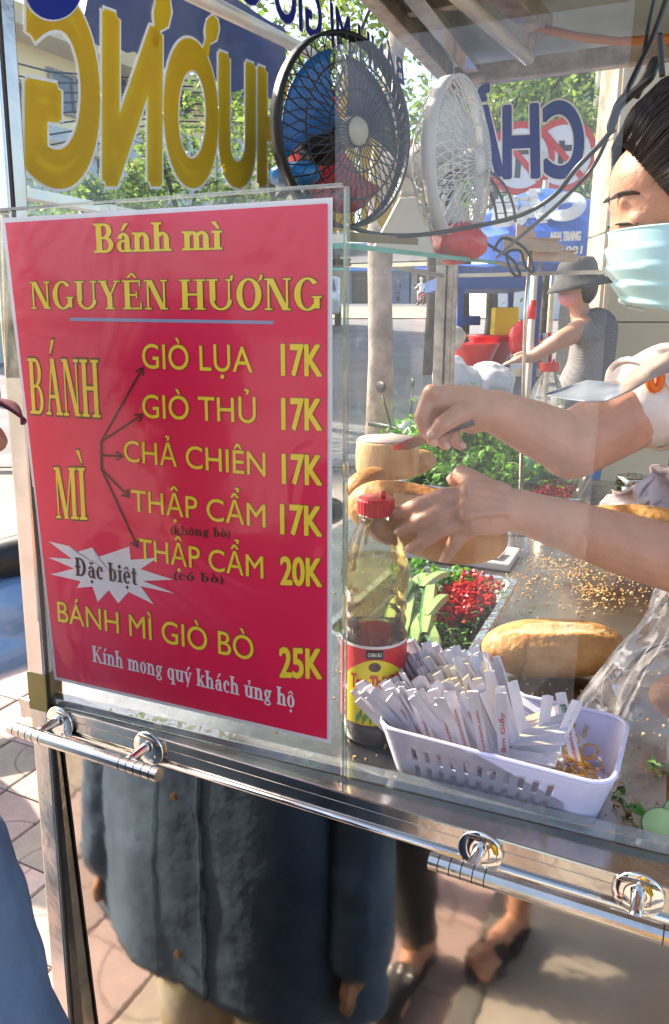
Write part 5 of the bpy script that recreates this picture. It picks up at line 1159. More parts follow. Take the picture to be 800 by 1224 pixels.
# red bags, blue bag, cardboard, wire coil
def lump(name, c, r, m, label, cat, seed=0, amp=.22, zmin=None, parent=None):
    b = MB(); c = Vector(c)
    def f(p): 
        k = 1+amp*noise.noise(Vector(p)*(.22/max(r))*10/2+Vector((seed,0,0)))+amp*.5*abs(noise.noise(Vector(p)*(.22/max(r))*14+Vector((0,seed,0)))); return Vector(p)*k
    b.ell(c, r, None, 36, 24, fn=f); o = b.build(name, m, parent, smooth=True)
    return tag(o, label, cat) if label else o
M['redbag'] = mat('redbag', (.62,.02,.02), .3, coat=.3, bump=.3, bs=30); M['bluebag'] = mat('bluebag', (.02,.22,.55), .3, coat=.3, bump=.3, bs=30)
lump('red_bag', at(548,290,1.60), (.055,.05,.040), M['redbag'], 'red plastic bag lying on the glass shelf below the white fan', 'bag', 3)
lump('red_bag', at(374,160,1.75), (.06,.04,.095), M['redbag'], 'red plastic bag hanging behind the black fan', 'bag', 5)
lump('blue_bag', at(352,208,1.45), (.045,.04,.022), M['bluebag'], 'light blue plastic bag below the left side of the black fan', 'bag', 8)
b = MB(); bk_ = at(575,262,1.66)
for i, rr in enumerate((.118,.112,.105)): 
    b.tube([bk_+Vector((.50,-.2,0)).normalized()*0+Vector((.086*math.cos(t)*1.0-.02*i, .05*math.cos(t), .115*math.sin(t)-.02)) for t in [R(10+150*k/20) for k in range(21)]], .0028, 6)
for k in range(12): t_ = R(20+11.5*k); p = bk_+Vector((.086*math.cos(t_), .05*math.cos(t_), .115*math.sin(t_)-.02)); b.tube([p, p+Vector((-.04,0,-.002))], .0012, 4)
tag(b.build('wire_guard', mat('greyw', (.10,.09,.09), .4, .5)), 'dark grey curved wire guard leaning behind the red bag on the shelf', 'guard')
M['card'] = mat('card', (.52,.36,.24), .8, var=.15, vs=20, bump=.3, bs=40)
for i, (x, y, w_, h_, l) in enumerate(((640,292,.15,.030,'brown torn cardboard sheet on the shelf, uppermost'), (660,305,.15,.026,'brown torn cardboard sheet on the shelf, lowest'), (630,278,.05,.03,'small pale torn cardboard piece above the brown ones'))):
    p = at(x, y, 1.85+.02*i); b = MB(); pts = [p+Vector((-w_/2,0,-h_/2)), p+Vector((w_*.4,0,-h_*.6)), p+Vector((w_/2,.01,-.1*h_)), p+Vector((w_*.35,.01,h_*.2)), p+Vector((w_*.42,0,h_*.45)), p+Vector((-w_*.2,0,h_*.5)), p+Vector((-w_*.5,0,h_*.7))]
    b.prism(pts, Vector((0,.006,0))); tag(b.build('cardboard', M['card']), l, 'cardboard')
b = MB(); pk = at(425,285,1.2)
b.hexa([at(414,289,1.08), at(500,293,1.3), at(500,293,1.36), at(414,289,1.14)]+[p+Z*.008 for p in (at(414,284,1.08), at(500,291,1.3), at(500,291,1.36), at(414,284,1.14))]); tag(b.build('paper_stack', mat('olivep', (.20,.15,.06), .5)), 'flat dark olive packet on the near end of the glass shelf', 'packet')
# cables
def cable(pts, r, label, name='power_cable'):
    P = [at(*p) for p in pts]; Q = []
    for i in range(len(P)-1):
        p0, p1, p2, p3 = P[max(0,i-1)], P[i], P[i+1], P[min(len(P)-1,i+2)]
        for k in range(6):
            t = k/6; Q.append(.5*((2*p1)+(p2-p0)*t+(2*p0-5*p1+4*p2-p3)*t*t+(3*p1-p0-3*p2+p3)*t**3))
    Q.append(P[-1]); b = MB(); b.tube(Q, r, 8); return tag(b.build(name, M['cable'], smooth=True), label, 'cable')
cable([(806,-30,1.15),(782,40,1.15),(762,82,1.12),(742,125,1.1),(728,160,1.1),(690,200,1.12),(662,234,1.15),(620,258,1.2),(560,272,1.25),(500,281,1.25),(450,280,1.2),(416,270,1.15)], .0036, 'thick black cable running from the roof above the seller down to the shelf')
cable([(788,-30,1.16),(775,30,1.16),(768,70,1.14),(752,105,1.12),(735,128,1.12),(726,165,1.12),(705,205,1.14),(668,243,1.16),(635,272,1.3),(612,292,1.5),(594,308,1.65)], .0028, 'thinner black cable looping from the roof to the coil on the shelf')
cable([(760,116,1.1),(775,86,1.08),(783,72,1.08),(778,92,1.07),(756,112,1.09),(740,128,1.1),(730,150,1.1),(733,160,1.1)], .0055, 'short bundled black cable ends tied beside the hair of the seller')
cable([(788,40,1.05),(790,70,1.05),(792,92,1.05)], .0040, 'stiff dark rod hanging from the roof above the head of the seller', 'hanging_rod')
cable([(590,300,1.7),(600,285,1.7),(618,290,1.7),(632,303,1.72),(638,325,1.72),(628,318,1.71),(622,300,1.7),(606,303,1.7),(612,325,1.7),(622,330,1.71),(614,312,1.7),(596,300,1.7),(580,290,1.7)], .0032, 'coil of black wire hanging off the far end of the shelf')

# ------------------------------------------------------------------ street: trees, buildings, stall, people
def ground_at(x, y): return zf(y)
M['bark'] = mat('bark', (.46,.38,.30), .85, var=.22, vs=7, bump=.6, bs=25, col2=(.28,.23,.19)); M['barkd'] = mat('barkd', (.10,.08,.06), .9, var=.3, vs=9, bump=.6, bs=20)
LM = [leaf_mat('foliage', (.12,.20,.05), .5), leaf_mat('foliage_b', (.20,.28,.08), .5), leaf_mat('foliage_c', (.08,.15,.04), .45)]
def tree(x, y, h, tr, crown, n, size, label, seed, bark='bark', limbs=5, base=None, group='trees along the street', bare=None):
    r = random.Random(seed); z0 = zf(y) if base is None else base; t = root('tree', (x,y,z0), label, 'tree', group)
    top = Vector((x+r.uniform(-.2,.2), y, z0+h)); b = MB(); pts = [Vector((x,y,z0-.1)), Vector((x+.02,y,z0+h*.3)), Vector((x-.03*h*.2,y,z0+h*.6)), top]; b.tube(pts, [tr*1.15,tr*.95,tr*.8,tr*.5], 14)
    crown = [(Vector((x,y,z0))+Vector(c[:3]), c[3]) for c in crown]
    for c, cr in crown[:limbs]:
        m_ = (top*.6+c*.4)+Vector((0,0,-.1*h)); b.tube([top-Z*h*.15, m_, c, c+Vector((r.uniform(-1,1),r.uniform(-1,1),.6))*cr*.6], [tr*.42,tr*.3,tr*.14,tr*.05], 7)
        for k in range(4): d = Vector((r.gauss(0,1),r.gauss(0,1),r.gauss(.2,.6))).normalized()*cr*.8; b.tube([c, c+d*.6, c+d], [tr*.12,tr*.07,tr*.02], 5)
    b.build('trunk', M[bark], t, smooth=True); b = MB()
    for c, cr in crown:
        cl = [(c+Vector((r.gauss(0,.5),r.gauss(0,.5),r.gauss(0,.4)))*cr, cr*r.uniform(.18,.34), r.choice((0,0,1,1,2))) for _ in range(14)]
        cl = [(q if (q-c).length < cr*1.3 else c, s, m_) for q, s, m_ in [((c+(Vector((r.gauss(0,.5),r.gauss(0,.5),r.gauss(0,.4)))*cr)), s, m_) for _, s, m_ in cl]]
        for i in range(int(n/len(crown))):
            q, s, m_ = r.choice(cl); p = q+Vector((r.gauss(0,1),r.gauss(0,1),r.gauss(0,.8)))*s
            d = Vector((r.gauss(0,1),r.gauss(0,1),r.gauss(-.4,.7))).normalized(); sd2 = d.cross(Vector((r.gauss(0,1),r.gauss(0,1),r.gauss(0,1)))).normalized(); l = size*r.uniform(.6,1.3)
            b.add([p, p+d*l*.5+sd2*l*.24, p+d*l, p+d*l*.5-sd2*l*.24], [(0,1,2,3)], m_ if r.random() < .8 else 1)
    b.build('crown', LM, t); return t
tp = at(452,470,6.2)
tree(tp.x, 6.2, 4.2, .108, [(.0,.3,5.6,1.6),(-1.3,.6,5.4,1.3),(1.2,.2,5.9,1.4),(.4,1.5,6.3,1.5),(-.5,-.7,6.2,1.3)], 5200, .13, 'pale barked street tree seen through the glass right of the poster', 2)
def px_tree(px, py, Y, r_, h_extra, n, size, label, seed, tr=.12, bark='barkd', nb=5):
    c = at(px, py, Y); z0 = zf(Y); rr = random.Random(seed*7); z = c.z-z0
    tree(c.x, Y, max(1.5, z-r_*.3), tr, [(0,0,z,r_)]+[(rr.uniform(-1,1)*r_*1.1, rr.uniform(-.6,.6)*r_, z+rr.uniform(-.6,.7)*r_, r_*rr.uniform(.5,.8)) for _ in range(nb-1)], n, size, label, seed, bark, nb)
px_tree(125,250,9.5,.5,0,2200,.09,'pale green leafy tree in front of the yellow house, leftmost',31)
px_tree(235,225,10.5,.75,0,2600,.10,'pale green tree between the yellow house and the fan',32)
px_tree(322,185,12,.9,0,2600,.11,'tall light green tree behind the letter H on the side pane',33)
px_tree(375,60,11,1.2,0,3000,.13,'tree whose crown shows above the black fan',34)
px_tree(523,150,14,1.6,0,3000,.16,'tree with yellowish leaves between the two fans',35)
px_tree(600,110,12,1.6,0,4200,.14,'leafy tree behind the blue letters on the far pane, left one',36,.10)
px_tree(668,140,13,1.5,0,4200,.14,'leafy tree behind the blue letters on the far pane, right one',37,.10)
px_tree(718,150,9,.55,0,1600,.10,'slim dark green tree beside the tiled wall',38,.07)
px_tree(700,215,8.2,.35,0,900,.09,'small bright green shrub top right of the parking signs',39,.03,nb=3)
px_tree(560,240,16,1.6,0,2600,.17,'yellow green tree low behind the white fan',40)
px_tree(40,262,13,.6,0,1600,.11,'pale tree at the far left below the power lines',41)
# buildings
M['ywall'] = mat('yellowwall', (.90,.76,.44), .85, var=.06, vs=1); M['ywall2'] = mat('palewall', (.62,.66,.62), .85, var=.06, vs=1); M['winf'] = mat('windowframe', (.30,.27,.24), .6); M['wing'] = mat('windowglass', (.08,.10,.12), .08, spec=.8)
M['whitew'] = mat('whitewall', (.72,.72,.70), .85, var=.05, vs=1); M['roofred'] = mat('roofred', (.35,.12,.07), .8, var=.2)
def window(par, c, ax, w_, h_, out=.05):
    n_ = ax[0].cross(Z) if True else None; b = MB(); n_ = Vector(ax[1])
    for dx, dz, sx, sz in ((0,h_/2,w_+.12,.06),(0,-h_/2,w_+.12,.06),(-w_/2,0,.06,h_),(w_/2,0,.06,h_),(0,0,.05,h_)): b.obox(c+ax[0]*dx+Z*dz+n_*out, (ax[0],n_,Z), (sx,.08,sz))
    o = b.build('window', M['winf'], par); b = MB(); b.obox(c+n_*out*.3, (ax[0],n_,Z), (w_,.03,h_)); b.build('pane', M['wing'], o)
yb = root('house', (-8,17,zf(17)), 'yellow house with dark windows and flat eave at the upper left', 'house')
a_, c_ = at(-60,120,15), at(352,150,25); dx = Vector((c_.x-a_.x, c_.y-a_.y, 0)); ln = dx.length; dx.normalize(); nn = Vector((dx.y,-dx.x,0)); a_.z = c_.z = 0
zt = at(60,62,17).z; zb = at(60,172,17).z
def onyb(px, py): return onpl(px, py, a_, nn)
b = MB(); b.obox(a_+dx*ln/2-nn*2.5+Z*(zb+zt)/2, (dx,nn,Z), (ln,5,zt-zb)); b.build('wall', M['ywall'], yb); b = MB(); b.obox(a_+dx*ln/2-nn*2.6+Z*(zb-.01)/2, (dx,nn,Z), (ln,5,zb)); b.build('ground_floor', M['ywall2'], yb)
b = MB(); b.obox(a_+dx*ln/2-nn*2.3+Z*(zt+.08), (dx,nn,Z), (ln+.6,6.2,.16)); b.obox(a_+dx*ln/2-nn*2.45+Z*(zb-.05), (dx,nn,Z), (ln+.1,5.4,.12)); b.obox(a_+dx*ln/2-nn*2.6+Z*(zt+.5), (dx,nn,Z), (ln,4.6,.7)); b.build('eave', mat('eavem', (.60,.50,.30), .8), yb)
for x, y, w_, h_ in ((27,121,1.0,.68),(87,116,1.2,.75),(151,106,1.2,.8),(205,112,1.2,.8),(276,124,1.2,.8),(318,130,1.2,.8)):
    window(yb, onyb(x, y), (dx, nn), w_, h_)
for x in (20,80,150,220,280):
    p = onyb(x, 200); b = MB(); b.obox(p+nn*.03+Z*-.2, (dx,nn,Z), (1.6,.08,1.9)); b.build('shutter', mat('shut', (.50,.56,.58), .6, var=.1) if x == 20 else bpy.data.materials['shut'], yb)
wb_ = root('house', (2,34,zf(34)), 'white house with grey windows beyond the far pane', 'house')
for (x0, x1, yt, Y, mm, nm) in ((590,735,20,30,'whitew','wall'),):
    p0, p1 = at(x0,300,Y), at(x1,300,Y); zt_ = at(650,40,Y).z; b = MB(); b.box(((p0.x+p1.x)/2, Y+3, zt_/2), (p1.x-p0.x, 6, zt_)); b.build(nm, M[mm], wb_)
    for x in (612,655,700):
        for y in (75,130,190): window(wb_, at(x,y,Y-.02), (Vector((1,0,0)), Vector((0,-1,0))), 1.1, 1.3)
# shop row beyond the road
cols = [(.62,.55,.35),(.25,.40,.55),(.70,.68,.64),(.55,.30,.22),(.35,.52,.50),(.66,.60,.48),(.30,.36,.60),(.70,.66,.58)]
sg = [(.05,.12,.45),(.02,.30,.25),(.55,.06,.05),(.04,.20,.50),(.60,.50,.08)]
x = -34; k = 0; rb = random.Random(4)
names = ['pale yellow','blue grey','white','brick red','sea green','cream','indigo','ivory']
while x < 44:
    w_ = rb.uniform(4.5,7); Y = 60; z0 = zf(Y)-.3; h_ = rb.uniform(4.2,9.0); t = root('shop_house', (x+w_/2, Y, z0), names[k % 8]+' shop house in the row across the street, number '+str(k+1)+' from its left end', 'shop house', 'shop row across the street')
    b = MB(); b.box((x+w_/2, Y+4, z0+h_/2), (w_-.05, 8, h_)); b.build('wall', mat('fac%d' % k, cols[k % 8], .85, var=.08, vs=.8), t)
    b = MB(); b.prism([Vector((x+.1,Y-.0,z0+3.2)), Vector((x+.1,Y-2.4,z0+2.6)), Vector((x+.1,Y-2.4,z0+2.5)), Vector((x+.1,Y-.0,z0+3.0))], Vector((w_-.3,0,0))); b.build('awning', mat('awn%d' % k, sg[(k*2+1) % 5], .6), t)
    b = MB(); b.box((x+w_/2, Y-.08, z0+3.65), (w_*.85, .12, .8)); b.build('signboard', mat('sgn%d' % k, sg[k % 5], .5), t)
    b = MB(); b.box((x+w_*.32, Y-.04, z0+1.25), (w_*.45, .1, 2.5)); b.build('door', mat('shd%d' % k, (.12+.1*(k % 3),.12,.11), .6), t)
    if h_ > 5.5: window(t, Vector((x+w_*.3,Y-.02,z0+5.0)), (Vector((1,0,0)), Vector((0,-1,0))), 1.1, 1.1); window(t, Vector((x+w_*.7,Y-.02,z0+5.0)), (Vector((1,0,0)), Vector((0,-1,0))), 1.1, 1.1)
    x += w_+.1; k += 1
# tiled wall of the shop behind the seller
WY = 3.6; wx0 = at(727,300,WY).x; wl = root('tiled_wall', (wx0+1.5, WY, 0), 'beige tiled shop wall behind the masked seller', 'wall'); M['tile'] = mat('tile', (.56,.47,.33), .30, var=.05, vs=3, objrand=.05, coat=.2)
b = MB(); b.box((wx0+1.6, WY+.13, 2.0), (3.18, .2, 4.2)); b.build('backing', mat('grout', (.40,.34,.25), .9), wl)
tm = MB(); tm.box((0,0,0), (.594,.02,.394)); tme = tm.mesh('tile', M['tile'])
for j in range(10):
    for i in range(5): place(tme, 'tile', wl, (wx0+.300+i*.6, WY+.018, .20+j*.4))
tm = MB(); tm.box((0,0,0), (.02,.24,.394)); tm2 = tm.mesh('tile', M['tile'])
for j in range(10): place(tm2, 'tile', wl, (wx0-.002, WY+.145, .20+j*.4))
b = MB(); b.box((wx0+1.5, WY-1.4, 4.0), (4.0, 3.4, .12)); b.build('canopy', mat('canopym', (.20,.17,.14), .7), wl)
# utility poles, signs, parasol
def pole(px, Y, r, h, label, m, cat='pole'):
    p = at(px, 300, Y); b = MB(); b.tube([(p.x,Y,zf(Y)-.1),(p.x,Y,zf(Y)+h)], [r*1.1,r*.8], 14); return tag(b.build('utility_pole', m, smooth=True), label, cat, 'street poles')
M['conc'] = mat('conc', (.46,.43,.38), .85, var=.15, vs=6)
pole(706,9,.10,8,'thick pale concrete pole left of the tiled wall',M['conc']); pole(683,14,.13,9,'grey concrete pole behind the signs',M['conc']); pole(721,6.4,.035,5,'thin metal pole nearest the tiled wall',M['oldalu']); pole(-30,11,.12,9,'concrete pole holding the power lines at the far left',M['conc'])
for i in range(9):
    y0, y1 = 60+18*i, 92+7*i; b = MB(); P = [at(-40,y0,10), at(60,(y0+y1)/2+10,10.5), at(200,y1+4,12), at(360,y1+6,15)]; b.tube(P, .012, 5); tag(b.build('power_line', M['cable']), 'black power line crossing in front of the yellow house, %s' % ['uppermost','second from the top','third from the top','fourth from the top','middle one','fourth from the bottom','third from the bottom','second from the bottom','lowest'][i], 'power line', 'power lines')
M['sred'] = mat('signred', (.60,.03,.03), .4); M['swhite'] = mat('signwhite', (.75,.75,.72), .4); M['sblk'] = mat('signblack', (.03,.03,.04), .5)
for px, py, l, ch_ in ((622,190,'left round red and white prohibition sign behind the blue letters','P'), (673,186,'right round red and white prohibition sign behind the letter C','')):
    c = at(px,py,7.2); r = .305; t = root('road_sign', (c.x,7.2,zf(7.2)), l, 'road sign'); ax = (Vector((1,0,0)), Z, Vector((0,-1,0)))
    b = MB(); b.lathe([(0,0),(r,0),(r,.012),(0,.012)], c, 40, ax); b.build('plate', M['swhite'], t)
    b = MB(); b.lathe([(r*.82,.0125),(r,.0125),(r,.016),(r*.82,.016)], c, 40, ax, cap=False); b.build('rim', M['sred'], t); b = MB(); dd_ = Vector((-.707,0,.707)); b.obox(c+Vector((0,-.019,0)), (dd_, Vector((0,1,0)), dd_.cross(Vector((0,1,0)))), (r*1.7,.004,r*.17)); b.build('bar', M['sred'], t)
    b = MB(); b.obox(c+Vector((-.02,-.0145,-.02)), ((Vector((1,0,0))), Vector((0,1,0)), Z), (.05,.003,.28)); b.obox(c+Vector((.04,-.0145,.06)), ((Vector((1,0,0))), Vector((0,1,0)), Z), (.10,.0028,.05)); b.build('symbol', M['sblk'], t)
    b = MB(); b.tube([(c.x,7.24,zf(7.2)-.1),(c.x,7.24,c.z+.3)], .03, 10); b.build('sign_post', M['steel'], t)
M['pblue'] = mat('parasol_blue', (.03,.14,.60), .6, var=.08, vs=3)
uY = 6.0; uc = at(652,226,uY); uc.y = uY; ru = .72; zr = at(652,290,uY).z; t = root('parasol', (uc.x,uY,zf(uY)), 'blue advertising parasol with white lettering over the street stall', 'parasol')
def um(th, k): r = ru*k; return Vector((uc.x+r*math.cos(th), uY+r*math.sin(th), uc.z-(uc.z-zr)*(k**1.7)-.012*math.cos(8*th)*k))
b = MB(); b.grid(lambda s, t_: um(s*2*math.pi, t_), 64, 10); b.grid(lambda s, t_: um(s*2*math.pi, 1)+Z*(-.20*t_)+Vector((.01*math.cos(s*50),.01*math.sin(s*50),0))*t_, 96, 2); b.build('canopy', M['pblue'], t, smooth=True)
b = MB(); b.tube([(uc.x,uY,zf(uY)),(uc.x,uY,uc.z+.06)], .022, 10); b.build('pole', M['steel'], t)
for i in range(8): th = i*math.pi/4; b = MB(); b.tube([um(th,.04)-Z*.03, um(th,.6)-Z*.015, um(th,1)-Z*.015], .007, 5); b.build('rib', M['steel'], t)
def ut(txt, x0, x1, yb, h, off, slope=0):
    def f(s, t_):   # lettering follows the near half of the canopy or its valance
        px_, py_ = x0+(x1-x0)*s+h*t_*.12, yb+slope*s-h*t_; d_ = ray(px_, py_); best = None
        k0 = .0
        p = CAM.copy(); st = (uY-ru-.1)/d_.y; en = uY/d_.y
        for i in range(140):
            q = CAM+d_*(st+(en-st)*i/139); rr = math.hypot(q.x-uc.x, q.y-uY)/ru
            if rr <= 1 and q.z <= uc.z-(uc.z-zr)*rr**1.7+.006: return q-d_.normalized()*.07
        a_ = d_.x*d_.x+d_.y*d_.y; bb = -2*(d_.x*uc.x+d_.y*uY); cc_ = uc.x**2+uY**2-(ru+.015)**2; ds = bb*bb-4*a_*cc_
        return CAM+d_*((-bb-math.sqrt(ds))/(2*a_)) if ds > 0 else CAM+d_*(uY/d_.y)
    fq = quadmap([f(0,0), f(1,0), f(0,1), f(1,1)]); text('lettering', txt, lambda a_, b_: fq(a_, b_)+Vector((0,-.05,.02)), (0,-1,.3), M['swhite'], t, off=off, lift=.003)
ut('COFFEE', 597,640,247,5,.03,-2); ut('BẢO', 590,691,272,24,.06,-10); ut('NHA TRANG', 655,690,293,10,.05,-1); ut('1981', 668,692,309,9,.04,-1)
# blue awning and second cloth outside the left pane
M['clothblue'] = mat('clothblue', (.012,.045,.19), .8, var=.15, vs=3, bump=.3, bs=8); t = root('awning', at(240,40,2.9), 'dark blue cloth awning hanging from a grey tube outside the left pane', 'awning')
aw = quadmap([at(96,42,2.6), at(344,124,3.7), at(118,-120,2.3), at(344,40,3.6)])
b = MB(); b.grid(lambda s, t_: aw(s, t_)+Vector((.02*math.sin(16*s), .03*math.sin(22*s+2*t_), -.012*abs(math.sin(30*s))*(1-t_))), 60, 12); b.build('cloth', M['clothblue'], t, smooth=True)
b = MB(); b.tube([at(200,-22,2.2), at(376,66,3.5)], .022, 14); b.build('tube', mat('awtube', (.55,.52,.46), .4, .6), t, smooth=True)
# --- scooters
def scooter(loc, rz, m, label, rider=None, low=False, sc_=1.0):
    t = root('scooter', loc, label, 'scooter', rz=0); Q = Matrix.Rotation(rz, 3, 'Z'); o = Vector(loc)
    def g(x, y, z): return o + Q @ (Vector((x, y, z))*sc_)
    axw = (Q @ Vector((1,0,0)), Z, Q @ Vector((0,1,0)))
    for wx in (-.62,.62):
        b = MB(); n = 28; b.tube([g(wx+.225*math.cos(a_),0,.27+.225*math.sin(a_)) for a_ in [i*2*math.pi/n for i in range(n)]], .045*sc_, 10, closed=True); w_ = b.build('tyre', M['black'], t, smooth=True)
        b = MB(); b.tube([g(wx+.18*math.cos(a_),0,.27+.18*math.sin(a_)) for a_ in [i*2*math.pi/n for i in range(n)]], .014*sc_, 6, closed=True)
        for i in range(5): a_ = i*2*math.pi/5; b.bar(g(wx,0,.27), g(wx+.18*math.cos(a_),0,.27+.18*math.sin(a_)), .03*sc_, .02*sc_)
        b.lathe([(0,-.05*sc_),(.04*sc_,-.05*sc_),(.04*sc_,.05*sc_),(0,.05*sc_)], g(wx,0,.27), 14, axw); b.build('rim', M['steel'], w_)
    bl = Blob(); bl.chain([g(.50,0,.92), g(.42,0,.60), g(.36,0,.34)], [x_*sc_ for x_ in (.085,.13,.10)]); bl.chain([g(.36,0,.30), g(.0,0,.27), g(-.2,0,.34)], [x_*sc_ for x_ in (.09,.10,.12)]); bl.chain([g(-.15,0,.50), g(-.5,0,.56), g(-.80,0,.66)], [x_*sc_ for x_ in (.13,.13,.06)]); bl.cap(g(.50,0,1.00), g(.56,0,.96), .09*sc_, .07*sc_); bl.cap(g(.62,0,.56), g(.80,0,.46), .06*sc_, .045*sc_); bl.cap(g(.45,0,.6), g(.62,0,.56), .08*sc_, .06*sc_)
    bl.build('body_panels', m, t, .022 if not low else .05, 2)
    sb = Blob(); sb.chain([g(.02,0,.68), g(-.35,0,.72), g(-.68,0,.76)], [x_*sc_ for x_ in (.07,.10,.08)]); sb.build('seat', M['black'], t, .022 if not low else .05, 2)
    b = MB(); b.tube([g(.40,-.33,1.06), g(.47,-.2,1.05), g(.50,0,1.02), g(.47,.2,1.05), g(.40,.33,1.06)], .016*sc_, 8); b.build('handlebar', M['black'], t, smooth=True)
    for s_ in (-1,1):
        b = MB(); b.tube([g(.46,s_*.2,1.06), g(.44,s_*.26,1.22)], .006*sc_, 6); b.ell(g(.44,s_*.28,1.26), (.055*sc_,.012*sc_,.032*sc_), Q @ Matrix.Rotation(math.pi/2,3,'Z')); b.build('mirror', M['black'], t, smooth=True)
    b = MB(); b.ell(g(.60,0,.95), (.04*sc_,.08*sc_,.06*sc_), Q); b.build('headlight', mat('hl', (.75,.75,.72), .1, coat=.5) if 'hl' not in bpy.data.materials else bpy.data.materials['hl'], t, smooth=True)
    b = MB(); b.tube([g(.62,.06,.27), g(.50,.06,.85)], .02*sc_, 8); b.tube([g(.62,-.06,.27), g(.50,-.06,.85)], .02*sc_, 8); b.tube([g(-.2,.14,.3), g(-.75,.16,.40)], .04*sc_, 10); b.build('fork', M['steel'], t, smooth=True)
    return t, g
M['scw'] = mat('scooterwhite', (.62,.66,.68), .25, coat=.6); M['scg'] = mat('scootergrey', (.16,.20,.19), .25, coat=.6); M['scb'] = mat('scooterblue', (.18,.30,.48), .25, coat=.6); M['scr'] = mat('scooterred', (.40,.04,.04), .25, coat=.6)
scooter((-1.42,2.75,0), R(200), M['scb'], 'light blue and grey scooter parked left of the cart post')
scooter((at(600,440,4.1).x, 4.1, 0), R(185), M['scg'], 'dark grey scooter parked behind the cart next to the woman in the hat')
scooter((at(430,470,3.55).x-.15, 3.6, 0), R(25), M['scw'], 'white scooter parked right behind the poster by the tree')
def rider(g, shirt, label, s=1.0):
    p = g(-.1,0,.75); t = root('person', p, label, 'person')
    bl = Blob(); bl.cap(g(-.22,0,.85), g(-.12,0,1.25), .14, .15); bl.cap(g(-.12,0,1.3), g(-.08,0,1.5), .07,.06)
    for s_ in (-1,1): bl.chain([g(-.12,s_*.18,1.3), g(.08,s_*.26,1.1), g(.40,s_*.28,1.07)], [.06,.05,.035]); bl.chain([g(-.22,s_*.10,.82), g(.15,s_*.14,.78), g(.10,s_*.14,.36), g(.18,s_*.14,.32)], [.10,.08,.05,.045])
    bl.build('body', shirt, t, .03, 2); b = MB(); b.ell(g(-.07,0,1.60), (.12,.12,.14)); b.build('helmet', M['scw'], t, smooth=True); return t
for px, Y, rz, m, l in ((503,50,100,'scr','far rider in white on a scooter right of the tree trunk'), (538,58,80,'scg','far rider on a scooter seen above the blue stall'), (475,60,95,'scb','far rider on a scooter just right of the tree trunk')):
    p = at(px,350,Y); t, g = scooter((p.x,Y,zf(Y)), R(rz), M[m], 'distant scooter ridden by '+l.replace('far rider','the rider').split(' on a')[0].replace(' in white','')+(', %s' % ('rightmost' if px == 538 else 'leftmost' if px == 475 else 'middle one')), low=True); rider(g, M['whitew'] if px == 503 else mat('rsh%d' % px, (.2,.22,.3), .8), l)
# --- parked white car
cp_ = at(412,380,23); cr = root('parked_car', (cp_.x-1.0,24,zf(24)), 'white car parked across the road at the left of the tree trunk', 'car'); cx, cy, cz = cp_.x-1.0, 24, zf(24)
b = MB(); prof = [(-2.1,.35),(-2.15,.75),(-1.75,.95),(-1.0,1.02),(-.55,1.45),(.9,1.5),(1.5,1.05),(2.05,.98),(2.15,.6),(2.1,.35)]
b.prism([Vector((cx+.85,cy+y_,cz+z_)) for y_, z_ in prof], Vector((-1.7,0,0))); b.build('body', M['scw'], cr, bevel=.06)
b = MB(); b.prism([Vector((cx+.86,cy+y_,cz+z_)) for y_, z_ in ((-.85,1.02),(-.5,1.38),(.8,1.42),(1.3,1.05))], Vector((-1.72,0,0))); b.build('side_window', M['wing'], cr); b = MB(); b.hexa([Vector((cx+s_*w_,cy+y_,cz+z_)) for y_, z_, w_ in ((-1.04,1.0,.76),(-.62,1.42,.66)) for s_ in (-1,1)][:2]+[Vector((cx+.66,cy-.62,cz+1.42)), Vector((cx-.66,cy-.62,cz+1.42))]+[Vector((cx-.76,cy-1.0,cz+.98)), Vector((cx+.76,cy-1.0,cz+.98)), Vector((cx+.66,cy-.56,cz+1.42)), Vector((cx-.66,cy-.56,cz+1.42))]); b.build('windscreen', M['wing'], cr)
for wx in (-.80,.80):
    for wy in (-1.35,1.3): b = MB(); b.lathe([(0,-.10),(.22,-.10),(.31,-.08),(.31,.08),(.22,.10),(0,.10)], (cx+wx,cy+wy,cz+.31), 24, (Vector((0,1,0)), Z, Vector((1,0,0)))); b.build('wheel', M['black'], cr)
for wx in (-.6,.6): b = MB(); b.ell((cx+wx,cy-2.12,cz+.72), (.16,.05,.08)); b.build('headlight', bpy.data.materials['hl'], cr, smooth=True)
# --- neighbour stall with blue frame
sY = 3.9; st = root('street_stall', (at(595,400,sY).x, sY, 0), 'blue framed street stall on wheels beyond the cart', 'stall'); M['sblue'] = mat('stallblue', (.03,.08,.27), .45, var=.1)
x0, x1 = at(549,400,sY).x, at(640,400,sY).x; zt_ = at(600,333,sY).z; zm = at(600,383,sY).z; zc = at(600,432,sY).z
for x_, y_ in ((x0,sY),(at(618,400,sY).x,sY-.35),(x1,sY),(x0-.02,sY+.6),(x1,sY+.6)):
    b = MB(); b.bar((x_,y_,.1),(x_,y_,zt_), .03, side=(1,0,0)); b.build('frame_post', M['sblue'], st)
b = MB(); b.box(((x0+x1)/2-.06, sY+.3, zt_-.02), (x1-x0+.10, .66, .06)); b.build('stall_roof', M['sblue'], st); b = MB(); b.box(((x0+x1)/2-.12, sY+.3, zm), (x1-x0-.22, .03, .05)); b.build('crossbar', M['sblue'], st)
b = MB(); b.box(((x0+x1)/2, sY+.3, zc-.05), (x1-x0+.05, .8, .04)); b.build('stall_counter', M['steel'], st); b = MB(); b.box(((x0+x1)/2, sY+.1, (zc-.1)*.55+.1), (x1-x0, .03, zc-.35)); b.build('front_panel', mat('stp', (.35,.42,.50), .4), st)
